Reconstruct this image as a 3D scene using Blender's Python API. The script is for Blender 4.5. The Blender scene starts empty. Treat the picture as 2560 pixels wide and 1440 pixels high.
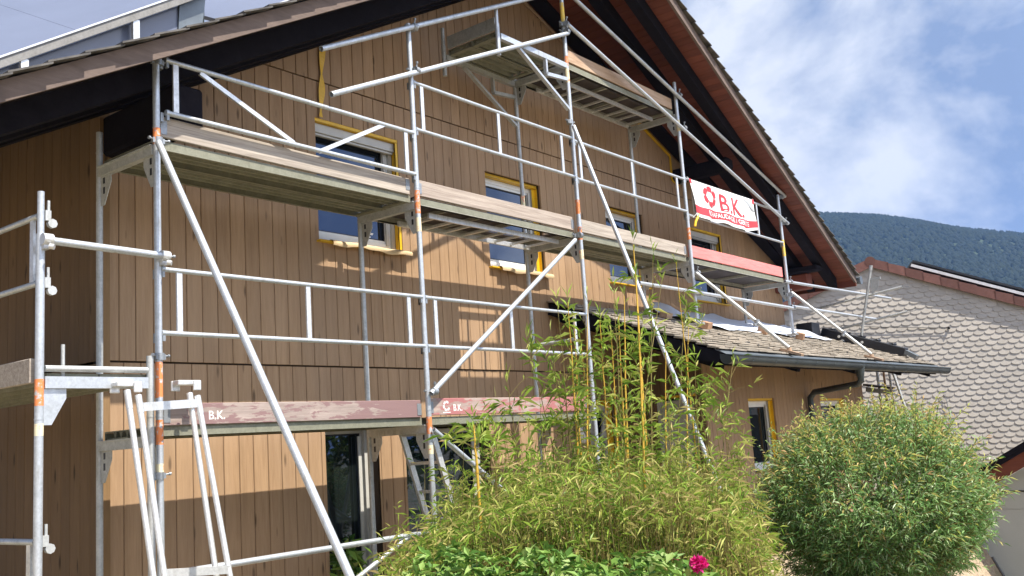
import bpy, bmesh, math, random
from mathutils import Vector, Matrix, noise
R = random.Random(7)
HAZE = True
scene = bpy.context.scene
COL = scene.collection

# ------------------------------------------------------------------ camera
CAM_F, CAM_YAW, CAM_PITCH, CAM_ROLL = 2422.484, 0.9097, 0.1569, -0.0678
CAM_C = Vector((-3.6364, -5.8648, -0.2613))
def cam_axes():
    cy, sy = math.cos(CAM_YAW), math.sin(CAM_YAW)
    cp, sp = math.cos(CAM_PITCH), math.sin(CAM_PITCH)
    F = Vector((sy*cp, cy*cp, sp)); Rt = Vector((cy, -sy, 0)); U = Rt.cross(F)
    c, s = math.cos(CAM_ROLL), math.sin(CAM_ROLL)
    return c*Rt + s*U, -s*Rt + c*U, F
AX, AY, AZ = cam_axes()
cam = bpy.data.cameras.new('camera')
cam.sensor_width = 36.0
cam.lens = CAM_F/2560*36.0
cam.clip_start = 0.05
cam.clip_end = 6000
camo = bpy.data.objects.new('camera', cam)
m = Matrix((AX, AY, -AZ)).transposed().to_4x4()
m.translation = CAM_C
camo.matrix_world = m
COL.objects.link(camo)
scene.camera = camo

# ------------------------------------------------------------------ light
SUN_TO = Vector((0.03, -1.0, 1.72)).normalized()      # direction towards the sun
SUN_EL = math.asin(SUN_TO.z)
SUN_AZ = math.atan2(SUN_TO.x, SUN_TO.y)               # from +Y towards +X
sun = bpy.data.lights.new('sun', 'SUN')
sun.energy = 4.6
sun.angle = math.radians(0.55)
sun.color = (1.0, 0.94, 0.84)
suno = bpy.data.objects.new('sun', sun)
suno.rotation_euler = SUN_TO.to_track_quat('Z', 'Y').to_euler()
suno.location = (0, -20, 40)
COL.objects.link(suno)

world = bpy.data.worlds.new('World')
scene.world = world
world.use_nodes = True
wn, wl = world.node_tree.nodes, world.node_tree.links
wn.clear()
def W_(t, **k):
    n = wn.new(t)
    for a, b in k.items(): setattr(n, a, b)
    return n
wo = W_('ShaderNodeOutputWorld'); bg = W_('ShaderNodeBackground')
SKY_STRENGTH = 0.075
bg.inputs['Strength'].default_value = SKY_STRENGTH
sky = W_('ShaderNodeTexSky', sky_type='NISHITA', sun_disc=False)
sky.sun_elevation = SUN_EL
sky.sun_rotation = SUN_AZ
sky.air_density = 1.0; sky.dust_density = 1.2; sky.ozone_density = 1.6
tc = W_('ShaderNodeTexCoord')
mp = W_('ShaderNodeMapping'); mp.inputs['Scale'].default_value = (1.0, 1.0, 1.45); mp.inputs['Location'].default_value = (0.35, 0.2, 0.12)
wl.new(tc.outputs['Generated'], mp.inputs['Vector'])
n1 = W_('ShaderNodeTexNoise'); n1.inputs['Scale'].default_value = 5.2; n1.inputs['Detail'].default_value = 9; n1.inputs['Roughness'].default_value = 0.57
n2 = W_('ShaderNodeTexNoise'); n2.inputs['Scale'].default_value = 4.2; n2.inputs['Detail'].default_value = 12; n2.inputs['Roughness'].default_value = 0.56; n2.inputs['Distortion'].default_value = 0.25
for n in (n1, n2): wl.new(mp.outputs[0], n.inputs['Vector'])
r1 = W_('ShaderNodeValToRGB'); r1.color_ramp.elements[0].position = 0.20; r1.color_ramp.elements[1].position = 0.42
r1.color_ramp.interpolation = 'EASE'
wl.new(n1.outputs['Fac'], r1.inputs[0])
r2 = W_('ShaderNodeValToRGB')
CLOUD = 1.0/SKY_STRENGTH
r2.color_ramp.elements[0].position = 0.45; r2.color_ramp.elements[0].color = (0.150*CLOUD, 0.200*CLOUD, 0.310*CLOUD, 1)
r2.color_ramp.elements[1].position = 0.62; r2.color_ramp.elements[1].color = (0.44*CLOUD, 0.46*CLOUD, 0.505*CLOUD, 1)
wl.new(n2.outputs['Fac'], r2.inputs[0])
mx = W_('ShaderNodeMixRGB')
sxyz = W_('ShaderNodeSeparateXYZ'); wl.new(tc.outputs['Generated'], sxyz.inputs[0])
sunny = W_('ShaderNodeMapRange'); sunny.inputs['From Min'].default_value = 0.15; sunny.inputs['From Max'].default_value = -0.55
sunny.inputs['To Min'].default_value = 1.0; sunny.inputs['To Max'].default_value = 2.5     # clouds stand brighter on the sun's side
wl.new(sxyz.outputs['Y'], sunny.inputs['Value'])
cb_ = W_('ShaderNodeVectorMath', operation='SCALE'); wl.new(r2.outputs[0], cb_.inputs[0]); wl.new(sunny.outputs[0], cb_.inputs['Scale'])
wl.new(r1.outputs[0], mx.inputs[0]); wl.new(sky.outputs[0], mx.inputs[1]); wl.new(cb_.outputs[0], mx.inputs[2])
yx = W_('ShaderNodeMath', operation='SUBTRACT'); wl.new(sxyz.outputs['Y'], yx.inputs[0]); wl.new(sxyz.outputs['X'], yx.inputs[1])
oc = W_('ShaderNodeMapRange', interpolation_type='SMOOTHSTEP'); oc.inputs['From Min'].default_value = 0.05; oc.inputs['From Max'].default_value = 0.38; wl.new(yx.outputs[0], oc.inputs['Value'])
mo = W_('ShaderNodeMixRGB'); wl.new(oc.outputs[0], mo.inputs[0]); wl.new(mx.outputs[0], mo.inputs[1]); mo.inputs[2].default_value = (0.150*CLOUD, 0.180*CLOUD, 0.255*CLOUD, 1)   # even grey layer north of the house
wl.new(mo.outputs[0], bg.inputs['Color']); wl.new(bg.outputs[0], wo.inputs['Surface'])

vs = scene.view_settings
vs.view_transform = 'Standard'; vs.look = 'None'; vs.exposure = 1.05; vs.gamma = 1.0; vs.use_curve_mapping = False

# ------------------------------------------------------------------ pixel -> world helpers (authoring aid: real planes only)
def ray(px, py): return AX*((px-1280)/CAM_F) + AY*(-(py-720)/CAM_F) + AZ
def P(px, py, y):
    d = ray(px, py); return CAM_C + d*((y-CAM_C.y)/d.y)
def PX(px, py, x):
    d = ray(px, py); return CAM_C + d*((x-CAM_C.x)/d.x)
def PZ(px, py, z):
    d = ray(px, py); return CAM_C + d*((z-CAM_C.z)/d.z)
def PD(px, py, dist):
    d = ray(px, py); h = math.hypot(d.x, d.y); return CAM_C + d*(dist/h)
def V(*a): return Vector(a)

# ------------------------------------------------------------------ mesh builder
XF = [None]       # optional transform for a whole building
class MB:
    def __init__(self): self.v = []; self.f = []; self.mi = []; self.sm = []
    def face(self, pts, m=0, s=False):
        b = len(self.v); self.v += [Vector(p) for p in pts]
        self.f.append(tuple(range(b, b+len(pts)))); self.mi.append(m); self.sm.append(s)
    def add(self, vs, fs, m=0, s=False):
        b = len(self.v); self.v += [Vector(p) for p in vs]
        for f in fs:
            self.f.append(tuple(b+i for i in f)); self.mi.append(m); self.sm.append(s)
    def box(self, lo, hi, m=0):
        x0, y0, z0 = lo; x1, y1, z1 = hi
        if x1 < x0: x0, x1 = x1, x0
        if y1 < y0: y0, y1 = y1, y0
        if z1 < z0: z0, z1 = z1, z0
        self.add([(x0,y0,z0),(x1,y0,z0),(x1,y1,z0),(x0,y1,z0),(x0,y0,z1),(x1,y0,z1),(x1,y1,z1),(x0,y1,z1)],
                 [(0,3,2,1),(4,5,6,7),(0,1,5,4),(1,2,6,5),(2,3,7,6),(3,0,4,7)], m)
    def beam(self, a, b, w, h, up=(0,0,1), m=0):
        a, b = Vector(a), Vector(b); d = (b-a).normalized(); up = Vector(up)
        s = d.cross(up)
        if s.length < 1e-5: s = d.cross(Vector((1,0,0)))
        s.normalize(); u = s.cross(d).normalized()
        c = []
        for p in (a, b):
            for i, j in ((-1,-1),(1,-1),(1,1),(-1,1)): c.append(p + s*(i*w/2) + u*(j*h/2))
        self.add(c, [(0,1,2,3),(7,6,5,4),(0,4,5,1),(1,5,6,2),(2,6,7,3),(3,7,4,0)], m)
    def tube(self, a, b, r, n=12, m=0, r2=None, caps=True, hollow=0):
        a, b = Vector(a), Vector(b); r2 = r if r2 is None else r2
        d = (b-a)
        if d.length < 1e-6: return
        d.normalize()
        s = d.cross(Vector((0,0,1)))
        if s.length < 1e-3: s = d.cross(Vector((1,0,0)))
        s.normalize(); u = s.cross(d)
        ra = [s*math.cos(2*math.pi*i/n) + u*math.sin(2*math.pi*i/n) for i in range(n)]
        vs_ = [a+q*r for q in ra] + [b+q*r2 for q in ra]
        self.add(vs_, [(i, n+i, n+(i+1)%n, (i+1)%n) for i in range(n)], m, True)
        if hollow:
            for p, rr, sg in ((a, r, 1), (b, r2, -1)):
                k = rr-hollow
                self.add([p+q*rr for q in ra]+[p+q*k for q in ra], [(i, (i+1)%n, n+(i+1)%n, n+i) for i in range(n)], m)
                inn = p + d*(0.12*sg)
                self.add([p+q*k for q in ra]+[inn+q*k for q in ra], [(i, (i+1)%n, n+(i+1)%n, n+i) for i in range(n)], m, True)
                self.add([inn+q*k for q in ra], [tuple(range(n))], m)
        elif caps:
            self.add([a+q*r for q in ra], [tuple(range(n))], m)
            self.add([b+q*r2 for q in ra], [tuple(reversed(range(n)))], m)
    def path(self, pts, r, n=8, m=0):
        pts = [Vector(p) for p in pts]
        if not isinstance(r, (list, tuple)): r = [r]*len(pts)
        rings = []
        prev = None
        for i, p in enumerate(pts):
            d = (pts[min(i+1, len(pts)-1)] - pts[max(i-1, 0)])
            if d.length < 1e-9: d = Vector((0,0,1))
            d.normalize()
            if prev is None:
                s = d.cross(Vector((0,0,1)))
                if s.length < 1e-3: s = d.cross(Vector((1,0,0)))
            else: s = prev - d*prev.dot(d)
            s.normalize(); prev = s; u = s.cross(d)
            rings.append([p + (s*math.cos(2*math.pi*k/n)+u*math.sin(2*math.pi*k/n))*r[i] for k in range(n)])
        vs_ = [q for g in rings for q in g]; fs = []
        for i in range(len(pts)-1):
            for k in range(n): fs.append((i*n+k, (i+1)*n+k, (i+1)*n+(k+1)%n, i*n+(k+1)%n))
        self.add(vs_, fs, m, True)
        self.add(rings[0], [tuple(range(n))], m); self.add(rings[-1], [tuple(reversed(range(n)))], m)
    def prism(self, poly, vec, m=0):
        poly = [Vector(p) for p in poly]; vec = Vector(vec); n = len(poly)
        self.add(poly + [p+vec for p in poly],
                 [tuple(range(n)), tuple(reversed(range(n, 2*n)))] + [(i, n+i, n+(i+1)%n, (i+1)%n) for i in range(n)], m)
    def build(self, name, mats, parent=None, at=None, bevel=0, recalc=True):
        if not isinstance(mats, (list, tuple)): mats = [mats]
        if XF[0] is not None: self.v = [XF[0] @ p for p in self.v]
        org = Vector(at) if at is not None else (ORG[parent.name] if parent is not None else Vector((0,0,0)))
        me = bpy.data.meshes.new(name)
        me.from_pydata([tuple(p-org) for p in self.v], [], self.f)
        for i, p in enumerate(me.polygons): p.material_index = self.mi[i]; p.use_smooth = self.sm[i]
        for mt in mats: me.materials.append(mt)
        if recalc or bevel:
            bm = bmesh.new(); bm.from_mesh(me)
            if bevel:
                bmesh.ops.remove_doubles(bm, verts=bm.verts, dist=1e-5)
                es = [e for e in bm.edges if len(e.link_faces) == 2 and e.calc_face_angle(0) > 0.6]
                bmesh.ops.bevel(bm, geom=es, offset=bevel, segments=1, profile=0.5, affect='EDGES', clamp_overlap=True)
            if recalc: bmesh.ops.recalc_face_normals(bm, faces=bm.faces)
            bm.to_mesh(me); bm.free()
        o = bpy.data.objects.new(name, me)
        COL.objects.link(o)
        if parent is not None:
            o.parent = parent; o.location = org - ORG[parent.name]
        else: o.location = org
        ORG[o.name] = org
        return o
ORG = {}
def empty(name, loc, label=None, cat=None, group=None):
    o = bpy.data.objects.new(name, None); COL.objects.link(o)
    o.location = loc; o.empty_display_size = 0.3; ORG[o.name] = Vector(loc)
    tag(o, label, cat, group); return o
def tag(o, label=None, cat=None, group=None, kind=None):
    if label: o['label'] = label
    if cat: o['category'] = cat
    if group: o['group'] = group
    if kind: o['kind'] = kind
    return o

# ------------------------------------------------------------------ materials
def mat(name): 
    mt = bpy.data.materials.new(name); mt.use_nodes = True
    nt = mt.node_tree; b = nt.nodes['Principled BSDF']; return mt, nt, b
def nd(nt, t, **k):
    n = nt.nodes.new(t)
    for a, v in k.items():
        if a in n.inputs: n.inputs[a].default_value = v
        else: setattr(n, a, v)
    return n
def rgb(c): return (c[0], c[1], c[2], 1)
def ramp(nt, src, stops):
    r = nt.nodes.new('ShaderNodeValToRGB'); e = r.color_ramp.elements
    e[0].position, e[0].color = stops[0][0], rgb(stops[0][1])
    e[1].position, e[1].color = stops[-1][0], rgb(stops[-1][1])
    for p, c in stops[1:-1]:
        q = e.new(p); q.color = rgb(c)
    nt.links.new(src, r.inputs[0]); return r.outputs[0]
def coords(nt, scale=(1,1,1), rnd=False):
    t = nt.nodes.new('ShaderNodeTexCoord'); mpn = nt.nodes.new('ShaderNodeMapping'); mpn.inputs['Scale'].default_value = scale
    src = t.outputs['Object']
    if rnd:
        g = nt.nodes.new('ShaderNodeNewGeometry'); ad = nt.nodes.new('ShaderNodeVectorMath'); ad.operation = 'MULTIPLY_ADD'
        cb = nt.nodes.new('ShaderNodeCombineXYZ')
        for i in range(3): nt.links.new(g.outputs['Random Per Island'], cb.inputs[i])
        nt.links.new(cb.outputs[0], ad.inputs[0]); ad.inputs[1].default_value = (37, 53, 41); nt.links.new(src, ad.inputs[2]); src = ad.outputs[0]
    nt.links.new(src, mpn.inputs['Vector']); return mpn.outputs[0]
def mixc(nt, fac, a, b, mode='MIX'):
    x = nt.nodes.new('ShaderNodeMixRGB'); x.blend_type = mode
    for i, q in enumerate((fac, a, b)):
        if hasattr(q, 'links') or hasattr(q, 'is_linked'): nt.links.new(q, x.inputs[i])
        elif i == 0: x.inputs[0].default_value = q
        else: x.inputs[i].default_value = rgb(q)
    return x.outputs[0]
def noise_(nt, vec, scale, detail=4, rough=0.55, dist=0.0):
    n = nd(nt, 'ShaderNodeTexNoise'); n.inputs['Scale'].default_value = scale; n.inputs['Detail'].default_value = detail
    n.inputs['Roughness'].default_value = rough; n.inputs['Distortion'].default_value = dist
    nt.links.new(vec, n.inputs['Vector']); return n.outputs['Fac']
def bump(nt, b, h, strength=0.3, dist=0.01):
    bm_ = nt.nodes.new('ShaderNodeBump'); bm_.inputs['Strength'].default_value = strength; bm_.inputs['Distance'].default_value = dist
    nt.links.new(h, bm_.inputs['Height']); nt.links.new(bm_.outputs[0], b.inputs['Normal'])
def isl(nt): return nt.nodes.new('ShaderNodeNewGeometry').outputs['Random Per Island']

def m_plain(name, c, rough=0.6, metal=0.0, var=0.12, scale=6.0, spec=0.5, bmp=0.0):
    mt, nt, b = mat(name)
    f = noise_(nt, coords(nt), scale, 5)
    lo = tuple(x*(1-var*1.6) for x in c); hi = tuple(min(1, x*(1+var)) for x in c)
    nt.links.new(ramp(nt, f, [(0.3, lo), (0.7, hi)]), b.inputs['Base Color'])
    b.inputs['Roughness'].default_value = rough; b.inputs['Metallic'].default_value = metal
    b.inputs['Specular IOR Level'].default_value = spec
    if bmp: bump(nt, b, f, bmp)
    return mt
def m_wood(name, dark, light, stretch=(14, 14, 1.2), island=0.25, rough=0.75, knots=True, bmp=0.12, spec=0.25, extra=None):
    """boards with grain running along the axis with the small scale"""
    mt, nt, b = mat(name)
    vec = coords(nt, stretch, True)
    g = noise_(nt, vec, 1.6, 6, 0.6, 0.6)
    col = ramp(nt, g, [(0.25, dark), (0.75, light)])
    fine = noise_(nt, vec, 7.0, 4, 0.6)
    col = mixc(nt, 0.25, col, ramp(nt, fine, [(0.3, tuple(x*0.7 for x in dark)), (0.7, light)]))
    mul = nt.nodes.new('ShaderNodeMapRange'); mul.inputs['To Min'].default_value = 1-island; mul.inputs['To Max'].default_value = 1+island*0.5
    nt.links.new(isl(nt), mul.inputs['Value'])
    hs = nt.nodes.new('ShaderNodeHueSaturation'); nt.links.new(col, hs.inputs['Color']); nt.links.new(mul.outputs[0], hs.inputs['Value'])
    col = hs.outputs[0]
    if knots:
        kv = coords(nt, (9, 9, 2.2), True)
        vo = nd(nt, 'ShaderNodeTexVoronoi'); vo.inputs['Scale'].default_value = 0.9; nt.links.new(kv, vo.inputs['Vector'])
        kr = ramp(nt, vo.outputs['Distance'], [(0.06, (1,1,1)), (0.15, (0,0,0))])
        col = mixc(nt, kr, col, tuple(x*0.42 for x in dark))
    if extra: col = extra(nt, col)
    nt.links.new(col, b.inputs['Base Color'])
    b.inputs['Roughness'].default_value = rough; b.inputs['Specular IOR Level'].default_value = spec
    if bmp: bump(nt, b, g, bmp, 0.006)
    return mt
def m_metal(name, c=(0.42, 0.44, 0.46), rough=0.42, dirt=(0.22, 0.21, 0.18), metal=0.75):
    mt, nt, b = mat(name)
    v = coords(nt)
    f = noise_(nt, v, 9.0, 6, 0.65); f2 = noise_(nt, v, 55.0, 3, 0.6); f3 = noise_(nt, coords(nt, (1,1,0.25)), 14.0, 4, 0.6)
    col = ramp(nt, f, [(0.30, tuple(x*0.72 for x in c)), (0.62, c)])
    col = mixc(nt, 0.25, col, ramp(nt, f2, [(0.35, tuple(x*0.6 for x in c)), (0.65, tuple(min(1, x*1.25) for x in c))]))
    col = mixc(nt, ramp(nt, f3, [(0.60, (0,0,0)), (0.80, (0.8,0.8,0.8))]), col, dirt)
    nt.links.new(col, b.inputs['Base Color'])
    b.inputs['Metallic'].default_value = metal
    nt.links.new(ramp(nt, f, [(0.3, (rough+0.15,)*3), (0.7, (rough-0.08,)*3)]), b.inputs['Roughness'])
    return mt
def m_leaf(name, a, b_, c=None, rough=0.5, transl=0.35):
    mt, nt, b = mat(name)
    r = isl(nt)
    st = [(0.0, a), (1.0, b_)] if c is None else [(0.0, a), (0.72, b_), (1.0, c)]
    col = ramp(nt, r, st)
    nt.links.new(col, b.inputs['Base Color']); b.inputs['Roughness'].default_value = rough; b.inputs['Specular IOR Level'].default_value = 0.22
    tr = nt.nodes.new('ShaderNodeBsdfTranslucent'); nt.links.new(col, tr.inputs['Color'])
    ms = nt.nodes.new('ShaderNodeMixShader'); ms.inputs[0].default_value = transl
    out = nt.nodes['Material Output']
    nt.links.new(b.outputs[0], ms.inputs[1]); nt.links.new(tr.outputs[0], ms.inputs[2]); nt.links.new(ms.outputs[0], out.inputs['Surface'])
    return mt
def m_glass(name, tint=(0.010, 0.013, 0.018), ior=1.85, rough=0.015):
    mt, nt, b = mat(name)
    b.inputs['Base Color'].default_value = rgb(tint); b.inputs['Roughness'].default_value = rough; b.inputs['IOR'].default_value = ior
    b.inputs['Specular IOR Level'].default_value = 0.5; b.inputs['Specular Tint'].default_value = (0.50, 0.66, 1.0, 1)
    w = noise_(nt, coords(nt), 1.6, 2, 0.4); bump(nt, b, w, 0.05, 0.02)
    return mt

M = {}
def weather(nt, col):
    f = noise_(nt, coords(nt, (0.9, 1, 0.35)), 1.4, 5, 0.6)
    col = mixc(nt, ramp(nt, f, [(0.42, (0,0,0)), (0.72, (0.45,0.45,0.45))]), col, (0.315, 0.220, 0.148))
    f2 = noise_(nt, coords(nt, (9, 9, 0.5), True), 1.0, 4, 0.6)
    return mixc(nt, ramp(nt, f2, [(0.52, (0,0,0)), (0.75, (0.35,0.35,0.35))]), col, (0.21, 0.13, 0.07))
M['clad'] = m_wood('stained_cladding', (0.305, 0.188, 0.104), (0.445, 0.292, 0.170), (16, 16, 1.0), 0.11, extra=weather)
M['clad_shaded'] = m_wood('shaded_side_cladding', (0.130, 0.080, 0.043), (0.20, 0.125, 0.066), (16, 16, 1.0), 0.14)  # same cladding, darkened in colour for the walls turned from the sun
M['reveal'] = m_wood('reveal_board', (0.20, 0.12, 0.055), (0.27, 0.165, 0.08), (12, 12, 1.2), 0.1)
M['gap'] = m_plain('dark_cavity', (0.045, 0.027, 0.015), 0.9)
M['timber'] = m_wood('dark_stained_timber', (0.008, 0.007, 0.010), (0.017, 0.015, 0.019), (6, 6, 6), 0.1, 0.9, False, 0.1, 0.08)
M['soffit_shaded'] = m_wood('shaded_soffit_board', (0.012, 0.009, 0.010), (0.026, 0.018, 0.018), (10, 1.2, 10), 0.2, 0.9, False, 0.1, 0.08)  # red-brown soffit boards with the left underside's shade put into the colour
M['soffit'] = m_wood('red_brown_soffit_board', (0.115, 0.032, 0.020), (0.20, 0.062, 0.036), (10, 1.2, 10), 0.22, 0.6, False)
M['barge'] = m_wood('weathered_bargeboard', (0.10, 0.074, 0.063), (0.20, 0.150, 0.125), (1.5, 8, 8), 0.15, 0.8, False)
M['shingle'] = m_plain('grey_roof_shingle', (0.10, 0.092, 0.084), 0.85, var=0.4, scale=7, bmp=0.3)
def porch_extra(nt, col):
    f = noise_(nt, coords(nt), 1.3, 4)
    return mixc(nt, ramp(nt, f, [(0.45, (0,0,0)), (0.7, (0.5,0.5,0.5))]), col, (0.16, 0.15, 0.12))
M['porch_shingle'] = m_wood('weathered_porch_shingle', (0.22, 0.185, 0.145), (0.43, 0.375, 0.305), (2.5, 9, 9), 0.22, 0.9, False, 0.25, 0.2, porch_extra)
M['galv'] = m_metal('galvanised_steel', (0.56, 0.59, 0.62), 0.42, (0.30, 0.28, 0.24), 0.55)
M['galv_old'] = m_metal('dull_galvanised_steel', (0.50, 0.51, 0.50), 0.55, (0.24, 0.22, 0.17), 0.45)
M['rail_shade'] = m_metal('shaded_rail', (0.24, 0.23, 0.215), 0.6, (0.16, 0.15, 0.13), 0.2)  # rail metal darkened, the shade on its front face is in the colour
M['alu'] = m_metal('scuffed_aluminium', (0.74, 0.74, 0.73), 0.38, (0.42, 0.41, 0.38), 0.6)
M['deck_steel'] = m_metal('dirty_deck_steel', (0.25, 0.245, 0.18), 0.6, (0.13, 0.125, 0.08), 0.25)
M['clamp'] = m_metal('coupler_steel', (0.34, 0.36, 0.38), 0.5, (0.16, 0.14, 0.11), 0.6)
def m_paint(name, c, under=(0.45, 0.46, 0.46), amount=0.5):
    mt, nt, b = mat(name); v = coords(nt); f = noise_(nt, v, 26, 5, 0.65)
    nt.links.new(mixc(nt, ramp(nt, f, [(amount, (0,0,0)), (amount+0.08, (1,1,1))]), c, under), b.inputs['Base Color']); b.inputs['Roughness'].default_value = 0.6
    return mt
M['orange'] = m_paint('worn_orange_paint', (0.70, 0.22, 0.07), amount=0.53)
M['yellowpaint'] = m_paint('worn_yellow_paint', (0.80, 0.55, 0.08), amount=0.55)
M['sticker'] = m_paint('faded_sticker', (0.72, 0.66, 0.45), (0.75, 0.25, 0.15), 0.55)
M['deck_alu'] = m_metal('stained_deck_frame', (0.38, 0.365, 0.30), 0.6, (0.2, 0.19, 0.14), 0.25)
M['ply'] = m_plain('dark_plywood', (0.055, 0.042, 0.038), 0.7, var=0.3)
def painted(c, amt):
    def ex(nt, col):
        f = noise_(nt, coords(nt, (1.2, 6, 6)), 3.2, 6, 0.7, 0.4); f2 = noise_(nt, coords(nt, (0.8, 1, 1)), 1.7, 3)
        a = nt.nodes.new('ShaderNodeMath'); a.operation = 'ADD'; nt.links.new(f, a.inputs[0]); nt.links.new(f2, a.inputs[1])
        return mixc(nt, ramp(nt, a.outputs[0], [(amt, (0,0,0)), (amt+0.10, (1,1,1))]), col, c)
    return ex
M['plank'] = m_wood('grey_weathered_plank', (0.19, 0.155, 0.13), (0.54, 0.475, 0.40), (0.9, 34, 34), 0.1, 0.85, False, 0.3)
M['plank_pink'] = m_wood('plank_with_pink_paint', (0.20, 0.155, 0.13), (0.52, 0.44, 0.37), (0.9, 34, 34), 0.1, 0.85, False, 0.3, 0.2, painted((0.43, 0.29, 0.27), 1.01))
M['plank_rose'] = m_wood('plank_with_faded_red_paint', (0.27, 0.20, 0.18), (0.46, 0.36, 0.31), (1.3, 16, 16), 0.1, 0.85, False, 0.3, 0.2, painted((0.37, 0.15, 0.145), 0.93))
M['plank_mauve'] = m_wood('plank_with_worn_mauve_paint', (0.22, 0.17, 0.15), (0.42, 0.34, 0.30), (1.3, 16, 16), 0.1, 0.85, False, 0.3, 0.2, painted((0.24, 0.15, 0.145), 0.97))
M['plank_red'] = m_wood('plank_painted_red', (0.60, 0.16, 0.15), (0.80, 0.28, 0.26), (1.3, 14, 14), 0.1, 0.7, True, 0.15)
M['plank_brown'] = m_wood('brown_plank', (0.30, 0.19, 0.12), (0.55, 0.40, 0.28), (1.3, 16, 16), 0.1, 0.8, True, 0.2)
M['block'] = m_wood('rough_sawn_block', (0.24, 0.13, 0.075), (0.46, 0.29, 0.18), (5, 5, 5), 0.3, 0.85, False, 0.3)
M['white'] = m_plain('white_plastic', (0.74, 0.75, 0.73), 0.35, var=0.05)
M['grey_frame'] = m_plain('pale_grey_frame', (0.50, 0.49, 0.45), 0.4, var=0.06)
M['yellow'] = m_plain('yellow_tape', (0.74, 0.44, 0.015), 0.45, var=0.12)
M['paper'] = m_plain('masking_paper', (0.62, 0.46, 0.27), 0.8, var=0.1, scale=3)
M['glass'] = m_glass('window_glass')
M['glass_dark'] = m_glass('door_glass', (0.008, 0.011, 0.010), 1.75)
M['rubber'] = m_plain('black_seal', (0.012, 0.012, 0.014), 0.5)
M['gutter'] = m_plain('dark_green_grey_gutter', (0.045, 0.056, 0.058), 0.42, 0.2, var=0.18, scale=4)
M['zinc'] = m_plain('grey_flashing', (0.15, 0.17, 0.185), 0.4, 0.4, var=0.15)
M['fleece'] = m_plain('white_fleece', (0.60, 0.64, 0.72), 0.9, var=0.08, scale=2)
M['black'] = m_plain('black_plastic', (0.014, 0.015, 0.02), 0.4, var=0.2)
M['text_white'] = m_paint('worn_white_lettering', (0.80, 0.76, 0.72), (0.42, 0.18, 0.18), 0.62)
M['tarp'] = m_plain('white_banner_cloth', (0.76, 0.76, 0.75), 0.6, var=0.08, scale=3)
M['tarp_red'] = m_plain('red_banner_print', (0.66, 0.035, 0.045), 0.55, var=0.12, scale=3)
M['tarp_grey'] = m_plain('faded_grey_print', (0.40, 0.42, 0.44), 0.6, var=0.1)
M['tarp_white'] = m_plain('white_print', (0.80, 0.80, 0.79), 0.6, var=0.05)
M['backsheet'] = m_plain('panel_backsheet', (0.50, 0.55, 0.68), 0.28, var=0.06, scale=1.5)
M['pv'] = m_plain('panel_glass', (0.150, 0.170, 0.235), 0.2, var=0.05, scale=1.5)
M['lampglass'] = m_plain('opal_lamp_glass', (0.62, 0.60, 0.55), 0.2, var=0.05)
M['door_paint'] = m_plain('pale_grey_door', (0.46, 0.45, 0.41), 0.5, var=0.06)

# ================================================================== HOUSE
G = -2.0          # ground level
W = 1.04          # front wall plane
XL, XR = 0.16, 13.25
def roofL(x): return 2.67 + 0.545*x
def roofR(x): return 7.716 - 0.38*x
RIDGE = (7.716-2.67)/(0.545+0.38)
def roof(x): return roofL(x) if x < RIDGE else roofR(x)
def vergeY(x):
    if x < 3.0: return -0.30
    if x < RIDGE: return -0.30 + (-0.714+0.30)*(x-3.0)/(RIDGE-3.0)
    return -0.60 + 0.0793*(x-6.89)
YB = 9.5          # back of the house
house = empty('timber_house', (6.7, W, G), 'brown timber-clad gabled house wrapped in scaffolding with a low porch roof', 'house')

# ---- front wall boards, real grooves, cut round the openings
OPEN = [(2.33, 3.45, 1.74, 2.95), (4.87, 5.95, 1.74, 2.88), (7.43, 8.43, 1.78, 2.86), (9.80, 10.95, 1.71, 2.88),
        (2.33, 3.00, G, -0.01), (3.36, 4.68, G, -0.04), (6.70, 7.24, -0.9, 0.16)]
def board_wall(mb, x0, x1, ztop, zbot, yf, openings, bw=0.148, gap=0.005, ch=0.005, th=0.022, axis='x', flip=False, off=0.0):
    xs = [x0]
    k = x0 + off + bw
    while k < x1-0.02:
        xs.append(k + R.uniform(-0.006, 0.006)); k += bw
    xs.append(x1)
    for a, b in zip(xs[:-1], xs[1:]):
        cuts = sorted({a, b} | {o[i] for o in openings for i in (0, 1) if a < o[i] < b})
        for ca, cb in zip(cuts[:-1], cuts[1:]):
            if cb-ca < 0.006: continue
            mid = (ca+cb)/2
            ga = gap/2 if ca == a else 0; gb = gap/2 if cb == b else 0
            zb = zbot; t_a, t_b = ztop(ca), ztop(cb)
            segs = [(zb, None)]
            lo = zb
            spans = []
            for o in sorted([o for o in openings if o[0] < mid < o[1]], key=lambda q: q[2]):
                if o[3] <= lo: continue
                if o[2] >= min(t_a, t_b): continue
                if o[2] > lo: spans.append((lo, o[2], o[2]))
                lo = o[3]
            if lo < min(t_a, t_b): spans.append((lo, t_a, t_b))
            for s0, s1a, s1b in spans:
                if min(s1a, s1b)-s0 < 0.01: continue
                u0, u1 = ca+ga, cb-gb
                sec = [(u0, yf+th), (u0, yf+(ch if ga else 0)), (u0+(ch if ga else 0), yf), (u1-(ch if gb else 0), yf), (u1, yf+(ch if gb else 0)), (u1, yf+th)]
                def pt(u, y, z): return (u, y, z) if axis == 'x' else (y, u, z)
                def zt(u): return s1a + (s1b-s1a)*((u-ca)/(cb-ca))
                n = len(sec)
                mb.add([pt(u, y, s0) for u, y in sec] + [pt(u, y, zt(u)) for u, y in sec],
                       [(i, (i+1)%n, n+(i+1)%n, n+i) for i in range(n)] + [tuple(range(n)), tuple(range(n, 2*n))])
fw = MB()
soff = 0.11
board_wall(fw, XL, XR, lambda x: 0.535, G, W+0.016, OPEN, off=0.05)
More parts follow.
